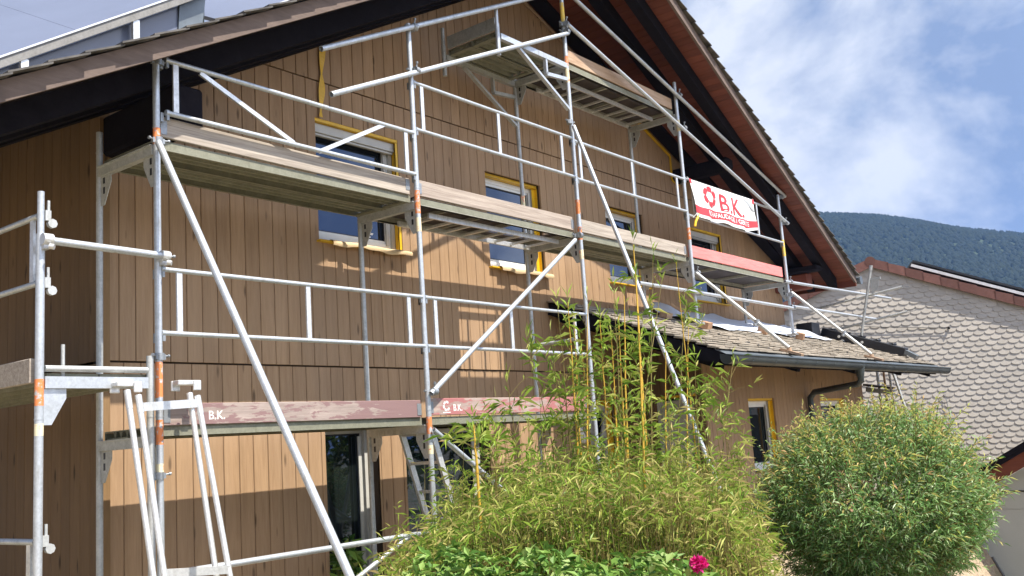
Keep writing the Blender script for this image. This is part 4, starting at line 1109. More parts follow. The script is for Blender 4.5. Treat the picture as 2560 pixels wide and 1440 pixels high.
# dark roof clamp beam at the right end of the porch roof
bb = MB()
pa = (13.95, 0.62); pb = (13.95, -0.85)
bb.beam((13.95, 0.62, pz(0.62)+0.11), (13.95, -0.80, pz(-0.80)+0.11), 0.22, 0.15); 
for k in range(5): 
    y = 0.45-0.26*k; bb.box((13.86, y-0.05, pz(y)+0.18), (14.04, y+0.05, pz(y)+0.215))
rb = bb.build('roof_beam', M['black'], None, at=(13.95, -0.1, pz(-0.1)), bevel=0.01); tag(rb, 'black ribbed beam lying on the right end of the porch roof', 'beam')
q = MB()
for y in (0.30, -0.10): q.tube((13.83, y, pz(y)+0.10), (13.838, y, pz(y)+0.10), 0.025, 10)
q.build('bolt', M['white'], rb)
q = MB(); q.beam((13.95, -0.80, pz(-0.8)+0.12), (13.95, -0.98, pz(-0.98)+0.07), 0.20, 0.07); q.build('end_shoe', M['zinc'], rb)
bx = MB(); bx.box((13.25, 0.55, pz(0.55)+0.03), (13.62, 0.85, pz(0.85)+0.16)); tag(bx.build('roof_box', M['black'], None, at=(13.4, 0.7, pz(0.7)), bevel=0.01), 'small black box behind the last scaffold post on the porch roof', 'box')
# leaning guard post with two rails at the right end
gp = empty('guard_post', (13.95, 0.35, pz(0.35)+0.18), 'leaning steel guard post with two long rails at the right end of the porch roof', 'guard post')
a, b = PX(2176,676,13.95), PX(2151,856,13.95)
q = MB(); q.tube(a, b, 0.024, 14); q.tube(a, a+(a-b)*0.07, 0.03, 12); q.build('post', M['galv_old'], gp)
q = MB(); t_ = a+(b-a)*0.13; q.box((t_.x-0.01, t_.y-0.20, t_.z-0.02), (t_.x+0.01, t_.y, t_.z+0.03)); q.prism([(t_.x-0.003, t_.y-0.02, t_.z-0.02), (t_.x-0.003, t_.y-0.17, t_.z-0.02), (t_.x-0.003, t_.y-0.14, t_.z-0.16), (t_.x-0.003, t_.y-0.02, t_.z-0.28)], (0.006, 0, 0)); q.build('end_plate', M['galv_old'], gp)
for s, e in (((2069,765), (2255,717)), ((2039,838), (2268,779))):
    u, v = PX(*s, 14.02), PX(*e, 14.02); d = v-u
    tube(u-d*0.25, v, r=0.021, name='rail', old=True, parent=gp)
    q = MB()
    for dz in (0.016, -0.016): q.beam(v-d*0.01+Vector((0, 0, dz)), v+d*0.09+Vector((0, 0, dz)), 0.006, 0.008)
    q.build('fork_end', M['clamp'], gp)
q = MB()
for k in range(3): q.tube((13.80, 0.42-0.09*k, b.z+0.02+0.02*k), (14.05, 0.40-0.09*k, b.z+0.0), 0.026, 12)
q.tube(b+Vector((0, 0, -0.04)), b+Vector((0, 0, 0.06)), 0.036, 12); q.build('coupler', M['clamp'], gp)
# legs of the far scaffold seen below the gutter end
fs_ = empty('scaffold', (14.4, 1.0, G), 'far side scaffold legs glimpsed under the right end of the gutter', 'scaffold')
for px, w_ in ((2196, 0.035), (2212, 0.03), (2226, 0.03)):
    a = PX(px-2, 940, 14.6); q = MB(); q.tube((a.x, a.y, 0.9), (a.x, a.y, G), w_*0.7, 12); q.build('standard', M['galv_old'] if px != 2212 else M['block'], fs_)
a = PX(2234,935,14.6); b = PX(2270,1040,14.6); d = b-a; q = MB(); q.tube(a-d*0.5, a+d*((G-a.z)/d.z), 0.025, 12); q.build('raking_brace', M['galv_old'], fs_)
a = PX(2164,962,14.6); b = PX(2232,970,14.6); q = MB(); q.beam(a, b, 0.3, 0.04); q.build('deck', M['ply'], fs_)
q = MB(); q.beam(a+Vector((0, 0, -0.085)), b+Vector((0, 0, -0.085)), 0.05, 0.08); q.build('transom', M['galv'], fs_)
a = PX(2231,1012,14.6); q = MB(); q.tube((a.x, a.y, a.z-0.06), (a.x, a.y, a.z+0.06), 0.03, 10); q.build('red_tape', M['tarp_red'], fs_)
# hanging yellow tape on the wall
tp = MB(); a, b = P(806,95,W-0.02), P(803,292,W-0.03); n = 26
for i in range(n):
    t0, t1 = i/n, (i+1)/n
    def q(t): 
        c = a.lerp(b, t); w_ = 0.012 + 0.024*abs(math.sin(t*math.pi*2.2)); return c+Vector((-w_, 0, 0)), c+Vector((w_, -0.01*math.sin(t*12), 0))
    tp.add([q(t0)[0], q(t0)[1], q(t1)[1], q(t1)[0]], [(0, 1, 2, 3)])
tag(tp.build('tape', M['yellow'], None, at=a), 'twisted yellow tape hanging down the cladding above the large left window', 'tape')

# ================================================================== NEIGHBOUR
XN = 17.6
M['eternit'] = m_wood('pale_scallop_slate', (0.52, 0.47, 0.41), (0.58, 0.53, 0.465), (3, 3, 3), 0.10, 0.8, False, 0.08)
def moss(nt, col): return col
M['tile'] = m_wood('red_brown_roof_tile', (0.14, 0.065, 0.052), (0.23, 0.11, 0.09), (4, 4, 4), 0.25, 0.75, False, 0.2)
ap = PX(2175,661,XN); NP = 0.41
NROT = math.radians(22)
XF[0] = Matrix.Translation(ap) @ Matrix.Rotation(NROT, 4, 'Z') @ Matrix.Translation(-ap)
NN = Vector((-math.cos(NROT), -math.sin(NROT), 0))
def PN(px, py, off=0.03):
    d = ray(px, py); return CAM_C + d*(((ap-CAM_C).dot(NN)+off)/d.dot(NN))
nb = empty('neighbour_house', (XN, ap.y, G), 'neighbouring house with pale scalloped gable wall and red brown tiled roof', 'house')
def nz(y): return ap.z - NP*abs(y-ap.y)
nw = MB(); ya_, yb_ = ap.y-6.2, ap.y+4.6
nw.add([(XN+0.03, ya_, G), (XN+0.03, yb_, G), (XN+0.03, yb_, nz(yb_)), (XN+0.03, ap.y, ap.z), (XN+0.03, ya_, nz(ya_)), (XN+9, ya_, G), (XN+9, yb_, G), (XN+9, yb_, nz(yb_)), (XN+9, ap.y, ap.z), (XN+9, ya_, nz(ya_))],
       [(0,1,2,3,4),(9,8,7,6,5),(0,5,6,1),(1,6,7,2),(4,3,8,9),(3,2,7,8),(0,4,9,5)]); nw.build('wall', M['eternit'], nb)
sc = MB(); RW, RHt = 0.212, 0.112
row = 0; z = G+0.6
while z < ap.z+0.1:
    y = ya_ + (RW/2 if row % 2 else 0)
    while y < yb_:
        if z < nz(y)-0.0 and z > nz(y)-6.2:
            zt_ = z+0.185; t = 0.010
            jx = R.uniform(0, 0.002); yy = y+R.uniform(-0.003, 0.003)
            pts = [(yy-RW/2+0.0015, zt_)] + [(yy-(RW/2-0.0015)*math.cos(math.pi*k/10), z+0.062-0.062*math.sin(math.pi*k/10)**0.8) for k in range(11)] + [(yy+RW/2-0.0015, zt_)]
            if zt_ > nz(yy)+0.02: pts = [(a_, min(b_2, max(z+0.01, nz(a_)+0.02))) for a_, b_2 in pts]
            fr_ = [(XN-0.002+0.020*(p[1]-z)/0.185-jx, p[0], p[1]) for p in pts]
            bk_ = [(p[0]+t, p[1], p[2]) for p in fr_]
            n = len(pts)
            sc.add(fr_, [tuple(reversed(range(n)))])
            sc.add(fr_+bk_, [(i, i+1, n+i+1, n+i) for i in range(1, n-2)], 1)
        y += RW
    z += RHt; row += 1
M['slate_edge'] = m_plain('dark_slate_edge', (0.30, 0.27, 0.24), 0.9)  # dark cut edges, also painting in the shadow line below each scallop
sc.build('scallop_cladding', [M['eternit'], M['slate_edge']], nb, recalc=False)
nr = MB()
for sgn, ye in ((-1, ya_-0.3), (1, yb_+0.3)):
    y0 = ap.y; L = abs(ye-y0)
    vs_ = [(XN-0.045, y0, ap.z+0.03), (XN-0.045, ye, nz(ye)+0.03), (XN+9.3, ye, nz(ye)+0.03), (XN+9.3, y0, ap.z+0.03)]
    nr.add(vs_+[(p[0], p[1], p[2]+0.05) for p in vs_], [(0,3,2,1),(4,5,6,7),(0,1,5,4),(1,2,6,5),(2,3,7,6),(3,0,4,7)])
nro = nr.build('roof', M['timber'], nb)
nt_ = MB()
for sgn in (-1, 1):
    k = 0.0
    L = 6.6 if sgn < 0 else 5.0
    while k < L:
        y0, y1 = ap.y+sgn*k, ap.y+sgn*(k+0.36)
        z0, z1 = ap.z-NP*k, ap.z-NP*(k+0.36)
        # verge tile with a turned-down cheek
        for xa, xb, lo in ((XN-0.085, XN-0.05, -0.07), (XN-0.05, XN+9.3, 0.085)):
            vs_ = [(xa, y0, z0+lo), (xa, y1, z1+lo+0.0), (xa, y1, z1+0.140), (xa, y0, z0+0.118), (xb, y0, z0+lo), (xb, y1, z1+lo), (xb, y1, z1+0.140), (xb, y0, z0+0.118)]
            nt_.add(vs_, [(0,1,2,3),(7,6,5,4),(0,4,5,1),(1,5,6,2),(2,6,7,3),(3,7,4,0)])
        k += 0.335
nt_.build('roof_tiles', M['tile'], nro)
rg = MB(); 
for i in range(20): rg.tube((XN-0.09+i*0.48, ap.y, ap.z+0.05), (XN-0.09+i*0.48+0.5, ap.y, ap.z+0.06), 0.11, 16, r2=0.10)
rg.build('ridge_tiles', M['tile'], nro)
pp = MB(); 
def npanel(k, x, o): return (x, ap.y-k, ap.z-NP*k+o)
for (x0, x1, k0, k1) in ((XN+0.3, XN+5.5, 0.9, 6.0),):
    vs_ = [npanel(k0, x0, 0.36), npanel(k1, x0, 0.36), npanel(k1, x1, 0.36), npanel(k0, x1, 0.36)]
    pp.add(vs_+[(p[0], p[1], p[2]+0.05) for p in vs_], [(0,3,2,1),(4,5,6,7),(0,1,5,4),(1,2,6,5),(2,3,7,6),(3,0,4,7)])
sp_ = pp.build('solar_panel', M['black'], nro)
pr_ = MB(); pr_.beam(npanel(0.85, XN+0.25, 0.27), npanel(6.1, XN+0.25, 0.27), 0.05, 0.06); pr_.build('mounting_rail', M['alu'], sp_)
XF[0] = None
# thin wires on the gable wall
wr = MB(); a, b = PN(2013,808), PN(2372,820); wr.path([a, a.lerp(b, 0.5)+Vector((0, 0, -0.03)), b], 0.006, 6); wr.tube(b-Vector((0.02, 0, 0)), b+Vector((0.03, 0, 0)), 0.025, 10)
tag(wr.build('cable', M['rubber'], None, at=a), 'thin level wire ending at a hook on the scalloped gable wall', 'cable')
wr = MB(); a, b = PN(2362,984), PN(2402,1150); wr.path([a, b, (b.x, b.y, G)], 0.007, 6)
tag(wr.build('cable', M['clamp'], None, at=a), 'thin steep wire running down the scalloped gable wall behind the willow', 'cable')
# garage in front of the neighbour
XG = 13.0
ga = empty('garage', (XG+2, PX(2540,1250,XG).y, G), 'low garage with brown verge board and pale grey wall at the right edge', 'garage')
e0, e1 = PX(2395,1205,XG), PX(2575,1098,XG); d = e1-e0; e1 = e0+d*2.2; e0 = e0-d*0.25
gm = MB()
vs_ = [e0, e1, e1+Vector((5, 0, 0)), e0+Vector((5, 0, 0))]
gm.add([p+Vector((0, 0, -0.05)) for p in vs_]+[p+Vector((0, 0, 0.0)) for p in vs_], [(0,3,2,1),(4,5,6,7),(0,1,5,4),(1,2,6,5),(2,3,7,6),(3,0,4,7)]); gr_ = gm.build('roof', M['timber'], ga)
gm = MB(); gm.beam(e0+Vector((0.03, 0, -0.05)), e1+Vector((0.03, 0, -0.05)), 0.03, 0.12); gm.build('bargeboard', M['timber'], gr_)
gm = MB(); gm.beam(e0+Vector((0.14, 0, -0.22)), e1+Vector((0.14, 0, -0.22)), 0.12, 0.19); gm.build('verge_beam', M['soffit'], gr_)
M['render'] = m_plain('pale_grey_render', (0.42, 0.45, 0.45), 0.85, var=0.06, scale=1.2)
gm = MB(); y0, y1 = PX(2380,1300,XG+0.5).y, PX(2560,1300,XG+0.5).y-4
gm.box((XG+0.5, y0, -4.4), (XG+4, y1, e0.z-0.32)); 
tt = [(XG+0.5, e0.y, e0.z-0.32), (XG+0.5, e1.y, e1.z-0.32), (XG+0.5, e1.y, e0.z-0.325), (XG+0.5, e0.y, e0.z-0.325)]
gm.prism(tt, (0.2, 0, 0)); gm.build('wall', M['render'], ga)
gm = MB(); zl_ = PX(2500,1229,XG+0.49).z; gm.box((XG+0.49, y0-0.05, zl_-0.012), (XG+0.4995, y1, zl_+0.012)); gm.build('joint_line', M['rubber'], ga)
pl = MB(); a, b = PX(2480,1392,12.6), PX(2512,1445,12.6); pl.tube(a, a+(b-a)*((-4.2-a.z)/(b.z-a.z)), 0.022, 10); tag(pl.build('pole', M['black'], None, at=b), 'thin black pole leaning beside the willow at the right edge', 'pole')

# ================================================================== GROUND, HILL, HAZE
mt, nt, b = mat('garden_ground'); v = coords(nt)
f = noise_(nt, v, 0.6, 5, 0.6); f2 = noise_(nt, v, 18.0, 5, 0.65); f3 = noise_(nt, v, 90, 3)
tan_ = ramp(nt, f2, [(0.3, (0.22, 0.165, 0.11)), (0.7, (0.46, 0.36, 0.25))]); grs = ramp(nt, f3, [(0.3, (0.035, 0.06, 0.014)), (0.7, (0.10, 0.15, 0.035))])
nt.links.new(mixc(nt, ramp(nt, f, [(0.50, (0,0,0)), (0.62, (1,1,1))]), tan_, grs), b.inputs['Base Color']); b.inputs['Roughness'].default_value = 0.95; bump(nt, b, f2, 0.5, 0.03)
M['ground'] = mt
gd = MB(); 
def sstep(t): t = min(1, max(0, t)); return t*t*(3-2*t)
def groundz(x, y):
    return G - 2.1*sstep((x-6.6)/3.0)*sstep((-1.3-y)/1.5) + 0.02*noise.noise(Vector((x*0.8, y*0.8, 0)))
ring = [0]+[0.8*k for k in range(1, 36)]+[34, 44, 60, 90, 150, 250, 500, 1500]; nseg = 96; vs_ = [(5, 0, G)]
for r_ in ring[1:]:
    for k in range(nseg):
        x, y = 5+r_*math.cos(2*math.pi*k/nseg), r_*math.sin(2*math.pi*k/nseg); vs_.append((x, y, groundz(x, y)))
fs = [(0, 1+k, 1+(k+1)%nseg) for k in range(nseg)]
for j in range(len(ring)-2):
    for k in range(nseg): fs.append((1+j*nseg+k, 1+(j+1)*nseg+k, 1+(j+1)*nseg+(k+1)%nseg, 1+j*nseg+(k+1)%nseg))
gd.add(vs_, fs); tag(gd.build('ground', M['ground'], None), kind='structure')

HD = 1100.0
ctrl = [(math.degrees(math.atan2(PD(px, py, HD).x-CAM_C.x, PD(px, py, HD).y-CAM_C.y)), PD(px, py, HD).z-6.5) for px, py in ((2050,546),(2120,548),(2200,553),(2300,563),(2400,578),(2480,588),(2560,600))]
def ridge(az):
    if az <= ctrl[0][0]: return ctrl[0][1] + 1.2*(ctrl[0][0]-az) - 0.02*(ctrl[0][0]-az)**2
    if az >= ctrl[-1][0]: return max(60, ctrl[-1][1] - 3.2*(az-ctrl[-1][0]))
    for (a0, z0), (a1, z1) in zip(ctrl[:-1], ctrl[1:]):
        if a0 <= az <= a1: return z0 + (z1-z0)*(az-a0)/(a1-a0)
def hillz(r_, az):
    t = min(1, max(0, (r_-300)/(HD-300))); s = t*t*(3-2*t)
    H = ridge(az)-G
    z = G - 3 + (H+3)*s
    if r_ > HD: z = G + H*(1-((r_-HD)/500.0)**2)
    return z + 5.0*noise.noise(Vector((r_*0.011, az*0.19, 2.0)))*s*(1 if r_ < HD-80 else 0.2)
hl = MB(); na, nr2 = 120, 40; A0, A1 = 10.0, 125.0; vs_ = []
rs = [280+ (1500-280)*j/nr2 for j in range(nr2+1)]
for r_ in rs:
    for i in range(na+1):
        az = A0+(A1-A0)*i/na; vs_.append((CAM_C.x+r_*math.sin(math.radians(az)), CAM_C.y+r_*math.cos(math.radians(az)), hillz(r_, az)))
k = na+1
hl.add(vs_, [(j*k+i, (j+1)*k+i, (j+1)*k+i+1, j*k+i+1) for j in range(nr2) for i in range(na)], 0, True)
mt, nt, b = mat('forest_floor'); f = noise_(nt, coords(nt), 0.05, 6, 0.7)
nt.links.new(ramp(nt, f, [(0.35, (0.012, 0.022, 0.010)), (0.65, (0.035, 0.055, 0.022))]), b.inputs['Base Color']); b.inputs['Roughness'].default_value = 1.0
tag(hl.build('hill', mt, None), kind='structure')
M['forest'] = m_leaf('forest_crown', (0.007, 0.013, 0.009), (0.013, 0.021, 0.012), None, 0.9, 0.0)
ft = MB(); RF = random.Random(5)
def fir(x, y, z, h, w_):
    n = 6; a0 = RF.random()*6
    base = []
    for lv, (zz0, ww) in enumerate(((0.12, 1.0), (0.5, 0.72))):
        ringv = [(x+w_*ww*RF.uniform(0.75, 1.15)*math.cos(a0+2*math.pi*q/n), y+w_*ww*RF.uniform(0.75, 1.15)*math.sin(a0+2*math.pi*q/n), z+h*zz0) for q in range(n)]
        base.append(ringv)
    top = (x, y, z+h)
    vs_ = base[0]+base[1]+[top]
    ft.add(vs_, [(q, (q+1)%n, n+(q+1)%n, n+q) for q in range(n)] + [(n+q, n+(q+1)%n, 2*n) for q in range(n)], 0, True)
for i in range(9500):
    az = RF.uniform(66, 82.5); r_ = math.sqrt(RF.uniform(520**2, (HD-5)**2))
    fir(CAM_C.x+r_*math.sin(math.radians(az)), CAM_C.y+r_*math.cos(math.radians(az)), hillz(r_, az)-1, RF.uniform(3.0, 5.5), RF.uniform(2.2, 3.6))
for i in range(330):
    az = RF.uniform(66, 83); r_ = HD+RF.uniform(-18, 8); h = RF.choice((2.5, 3.0, 3.5, 4.0, 5.5, 6.5))
    fir(CAM_C.x+r_*math.sin(math.radians(az)), CAM_C.y+r_*math.cos(math.radians(az)), hillz(r_, az)-1, h, h*RF.uniform(0.25, 0.4))
tag(ft.build('forest', M['forest'], None, recalc=False), 'dark blue green forest covering the distant hillside', 'forest', kind='stuff')
hz = MB(); hz.box((-60, -160, G-1), (1640, 1150, 290))
hm = bpy.data.materials.new('haze_air'); hm.use_nodes = True; hn = hm.node_tree; hn.nodes.clear()
ho = hn.nodes.new('ShaderNodeOutputMaterial'); hv = hn.nodes.new('ShaderNodeVolumePrincipled')
hv.inputs['Color'].default_value = (0.24, 0.48, 1.0, 1); hv.inputs['Density'].default_value = 0.00022; hv.inputs['Anisotropy'].default_value = 0.2
hn.links.new(hv.outputs[0], ho.inputs['Volume'])
if HAZE: tag(hz.build('haze', hm, None), kind='stuff')

# ================================================================== PLANTS
PRN = random.Random(21)
def rvec(r_=PRN):
    while True:
        v = Vector((r_.uniform(-1, 1), r_.uniform(-1, 1), r_.uniform(-1, 1)))
        if 0.05 < v.length < 1: return v.normalized()
def leaf(mb, p, d, l, w, fold=0.25, droop=0.25, m=0, up=None):
    d = d.normalized(); s = d.cross(up or (Vector((0, 0, 1)) + rvec()*0.9))
    if s.length < 1e-3: s = Vector((1, 0, 0))
    s.normalize(); n_ = s.cross(d)
    mid = p + d*l*0.42 + n_*0.0; tip = p + d*l + Vector((0, 0, -droop*l)); mid.z -= droop*l*0.15
    b = len(mb.v)
    mb.v += [p, mid+s*w/2+n_*w*fold, tip, mid-s*w/2+n_*w*fold]
    mb.f += [(b, b+1, b+2), (b, b+2, b+3)]; mb.mi += [m, m]; mb.sm += [False, False]
M['bleaf'] = m_leaf('bamboo_leaf', (0.11, 0.21, 0.025), (0.32, 0.43, 0.065), (0.55, 0.52, 0.17), 0.4, 0.32)
M['bdry'] = m_leaf('dry_bamboo_leaf', (0.27, 0.31, 0.065), (0.46, 0.43, 0.14), (0.55, 0.41, 0.20), 0.55, 0.3)
M['culm'] = m_wood('golden_culm', (0.50, 0.28, 0.03), (0.66, 0.44, 0.06), (12, 12, 2), 0.35, 0.4, False, 0, 0.4)
M['culm_green'] = m_wood('olive_stem', (0.12, 0.11, 0.03), (0.26, 0.20, 0.06), (12, 12, 2), 0.35, 0.5, False, 0, 0.3)
def tuft(mb, p, d, n, l, w, m=0, spread=0.9, droop=0.35, m2=None, pm2=0.0):
    for i in range(n):
        dd = (d + rvec()*spread).normalized()
        leaf(mb, p + d*PRN.uniform(-0.06, 0.10), dd, l*PRN.uniform(0.6, 1.15), w*PRN.uniform(0.7, 1.2), droop=droop*PRN.uniform(0.3, 1.6), m=(m2 if m2 is not None and PRN.random() < pm2 else m))

# tall bamboo: every culm a thing-like stem of one clump
clump_specs = {
 'left': [((1447,1150),(1420,755),.010,1),((1462,1150),(1436,790),.009,1),((1470,1160),(1452,850),.008,1),((1400,1140),(1385,905),.006,0),((1480,1150),(1470,760),.009,1),((1425,1150),(1395,770),.007,0),((1380,1120),(1318,850),.005,0),((1300,1150),(1268,960),.005,0),((1195,1180),(1184,1062),.011,1),((1250,1180),(1215,1075),.004,0)],
 'middle': [((1622,1170),(1584,612),.016,1),((1583,1200),(1560,740),.011,1),((1575,1180),(1545,790),.010,1),((1600,1180),(1590,700),.010,1),((1545,1160),(1528,840),.009,1),((1640,1150),(1632,640),.008,0),((1560,1150),(1535,720),.007,0),((1606,1150),(1655,700),.007,0),((1530,1160),(1500,800),.008,1)],
 'right': [((1742,1160),(1690,655),.008,1),((1730,1160),(1722,800),.008,1),((1668,1150),(1664,860),.008,1),((1760,1140),(1738,900),.006,0),((1812,1150),(1832,905),.006,0),((1700,1150),(1712,780),.006,0),((1828,1150),(1822,960),.005,0)],
}
labels = {'left': 'slender bamboo clump rising in front of the third scaffold post', 'middle': 'tallest bamboo clump with the thick golden cane', 'right': 'thin bamboo canes standing to the right of the raking brace foot'}
for key, cl_ in clump_specs.items():
    yp = {'left': -1.35, 'middle': -1.9, 'right': -1.75}[key]
    mid = P(*cl_[0][0], yp); bo = empty('bamboo', (mid.x, yp, G), labels[key], 'bamboo', 'tall bamboo clumps')
    lv = MB(); tw = MB()
    for (pb_, pt_, r_, gold) in cl_:
        y = yp + PRN.uniform(-0.22, 0.22); a = P(*pb_, y); t = P(*pt_, y)
        g = a + (a-t).normalized()*0.0; g = Vector((a.x + (a.x-t.x)*0.25, y, G))
        L = (t-g).length; pts = []; n = 12
        bend = rvec()*0.05; bend.z = 0
        for i in range(n+1):
            s_ = i/n; q = g.lerp(a, s_*2) if s_ < 0.5 else a.lerp(t, (s_-0.5)*2)
            pts.append(q + bend*math.sin(s_*math.pi)*0.8 + Vector((PRN.uniform(-.006, .006), 0, 0)))
        r_ *= 1.25; c = MB(); c.path(pts, [max(0.0025, r_*(1-0.78*(i/n)**1.5)) for i in range(n+1)], 8)
        ln = 0.0; nodes = []
        for i in range(n):
            seg = (pts[i+1]-pts[i]).length; m_ = max(1, int(seg/0.17))
            for j in range(m_):
                q = pts[i].lerp(pts[i+1], j/m_); nodes.append((q, (i+j/m_)/n)); rr = max(0.0025, r_*(1-0.78*((i+j/m_)/n)**1.5)); dd = (pts[i+1]-pts[i]).normalized()
                c.tube(q-dd*0.006, q+dd*0.006, rr*1.18, 8)
        c.build('culm', M['culm'] if gold else M['culm_green'], bo)
        for q, s_ in nodes:
            if s_ < 0.50 or q.z < -1.0: continue
            if PRN.random() < 0.16: continue
            for k in range(PRN.choice((1, 1, 2, 3))):
                if q.z < -0.35 and PRN.random() < 0.5: continue
                d = rvec(); d.z = abs(d.z)*0.7+0.25; d.y *= 0.8; d.normalize(); l = PRN.uniform(0.08, 0.30)*(1.25-0.55*s_)
                e = q + d*l; tw.path([q, q.lerp(e, 0.55)+Vector((0, 0, 0.015)), e], [0.0028, 0.002, 0.0014], 5)
                tuft(lv, e, d, PRN.choice((3, 4, 5, 6)), 0.15, 0.018, 0, 0.9, 0.35)
                if PRN.random() < 0.6: tuft(lv, q.lerp(e, 0.6), d, 4, 0.135, 0.020, 0, 0.9, 0.35)
        tuft(lv, pts[-1], Vector((0, 0, 1)), 6, 0.13, 0.015, 0, 0.5, 0.25)
    lv.add(tw.v, tw.f, 1, True); lv.build('foliage', [M['bleaf'], M['culm_green']], bo, recalc=False)

# low bushy bamboo thicket filling the foreground
prof = [(940,1420),(980,1385),(1040,1375),(1090,1330),(1130,1270),(1200,1245),(1300,1205),(1400,1180),(1500,1165),(1620,1165),(1700,1175),(1780,1200),(1840,1240),(1880,1275),(1905,1350),(1925,1430)]
def ptop(u):
    for (a0, y0), (a1, y1) in zip(prof[:-1], prof[1:]):
        if a0 <= u <= a1: return y0 + (y1-y0)*(u-a0)/(a1-a0)
    return 1440
tk_things = []
for (u0, u1, lab, nm) in ((965, 1250, 'bushy low bamboo at the foot of the second scaffold post', 0), (1200, 1640, 'dense bushy bamboo thicket in the middle foreground', 1), (1600, 1905, 'straw coloured bamboo thicket between the tall canes and the willow', 2)):
    c = PD((u0+u1)/2, 1300, 7.2); root = empty('bamboo_thicket', (c.x, c.y, G), lab, 'bamboo', 'low bamboo thickets')
    lv = MB(); stx = MB()
    N = int((u1-u0)*2.3)
    for i in range(N):
        u = PRN.triangular(u0, u1, (u0+u1)/2) if PRN.random() < 0.3 else PRN.uniform(u0, u1)
        dist = PRN.uniform(6.0, 8.6); dist2 = dist
        yt = ptop(u) + abs(PRN.gauss(0, 1))*26 + 62*noise.noise(Vector((u*0.017, dist*1.1, 3.0))) + 30*noise.noise(Vector((u*0.05, dist*2.0, 9.0))) - (PRN.uniform(10, 110) if PRN.random() < 0.14 else 0)
        depthdrop = (8.6-dist)*42*PRN.uniform(0.6, 1.3)
        top = PD(u, yt + depthdrop*0.75, dist)
        if top.z < G+0.25: top.z = G+0.3
        base = Vector((top.x + PRN.uniform(-0.12, 0.12), top.y + PRN.uniform(-0.2, 0.2), G))
        lean = Vector((PRN.uniform(-0.12, 0.12), PRN.uniform(-0.12, 0.12), 0))
        midp = base.lerp(top, 0.55) + lean*0.5
        stx.path([base, midp, top], [0.0045, 0.0036, 0.0014], 5)
        H = top.z-base.z
        if noise.noise(Vector((u*0.022, dist*1.6, 20.0))) < -0.22: continue
        kk = max(3, int(H/0.16)); 
        for j in range(kk):
            s_ = 1.0 - 0.88*(j/kk)*PRN.uniform(0.9, 1.1)
            q = base.lerp(midp, s_/0.55) if s_ < 0.55 else midp.lerp(top, (s_-0.55)/0.45)
            if q.z < -1.75 or PRN.random() < 0.12: continue
            d = rvec(); d.z = d.z*0.5+0.35; d.normalize()
            e = q + d*PRN.uniform(0.03, 0.14)
            hgt = (q.z-base.z)/max(0.1, H)
            dry = (0.30 if nm == 2 else 0.10) + 0.22*hgt
            tuft(lv, e, d, PRN.choice((3, 4, 4, 5)), 0.115, 0.0125, 0, 1.2, 0.25, 1, dry)
    for i in range(int((u1-u0)*0.075)):
        u = PRN.uniform(u0+60, u1); dist = PRN.uniform(7.2, 8.4); top = PD(u, ptop(u)-PRN.uniform(40, 210), dist); base = Vector((top.x+PRN.uniform(-0.25, 0.25), top.y+PRN.uniform(-0.2, 0.2), G))
        mid2 = base.lerp(top, 0.6)+Vector((PRN.uniform(-.06, .06), PRN.uniform(-.06, .06), 0)); stx.path([base, mid2, top], [0.005, 0.004, 0.0015], 5)
        for j in range(14):
            s_ = PRN.uniform(0.55, 1.0); q = mid2.lerp(top, (s_-0.6)/0.4) if s_ > 0.6 else base.lerp(mid2, s_/0.6)
            d = rvec(); d.z = abs(d.z)*0.6+0.3; d.normalize(); tuft(lv, q + d*PRN.uniform(0.02, 0.10), d, 2, 0.12, 0.013, 0, 0.9, 0.3, 1, 0.3)
    lv.build('foliage', [M['bleaf'], M['bdry']], root, recalc=False); stx.build('stems', M['culm_green'], root)

# dappled willow ball
M['wleaf'] = m_leaf('willow_leaf', (0.11, 0.25, 0.065), (0.32, 0.49, 0.19), (0.62, 0.70, 0.46), 0.4, 0.35)
M['wtip'] = m_leaf('willow_young_leaf', (0.38, 0.46, 0.10), (0.60, 0.54, 0.18), (0.72, 0.46, 0.26), 0.4, 0.4)
WC = PD(2180, 1240, 9.3); WR = Vector((0.98, 0.98, 0.80))
wi = empty('willow_bush', (WC.x, WC.y, G), 'rounded dappled willow bush with pinkish shoot tips at the lower right', 'shrub')
lv = MB(); br = MB()
def wsurf(d):
    f = 1.0 + 0.16*noise.noise(d*1.7+Vector((3, 1, 7))) + 0.09*noise.noise(d*4.5)
    return Vector((d.x*WR.x*f, d.y*WR.y*f, d.z*WR.z*f*(1.18 if d.z < 0 else 1.0)))
for i in range(6400):
    d = rvec()
    if i > 4300: d.z = -abs(d.z)*0.8
    if d.z < -0.92: continue
    depth = 1.0 - abs(PRN.gauss(0, 0.17)); depth = max(0.55, depth)
    p = WC + wsurf(d)*depth
    if p.z < G+0.12: continue
    dirv = (d*1.0 + Vector((0, 0, 0.45)) + rvec()*0.55).normalized()
    ln = PRN.uniform(0.12, 0.25)*(1.25 if d.z > 0.2 else 1.0); a = p - dirv*ln*0.7; e = p + dirv*ln*0.3
    if PRN.random() < 0.16 and depth > 0.9: e = p + dirv*ln*0.8
    b_ = a.lerp(e, 0.6) + rvec()*0.02
    br.path([a, b_, e], [0.003, 0.0022, 0.0012], 4)
    n = max(6, int((e-a).length/0.024))
    for j in range(n):
        s_ = (j+0.5)/n; q = a.lerp(b_, s_/0.6) if s_ < 0.6 else b_.lerp(e, (s_-0.6)/0.4)
        dd = (dirv*0.75 + rvec()*0.75).normalized()
        tip = (s_ > 0.62 and depth > 0.86 and (d.z > -0.1 or PRN.random() < 0.3) and PRN.random() < (0.25+0.75*max(0, d.z))) 
        leaf(lv, q, dd, PRN.uniform(0.048, 0.082), PRN.uniform(0.010, 0.0155), droop=0.25, m=1 if tip else 0)
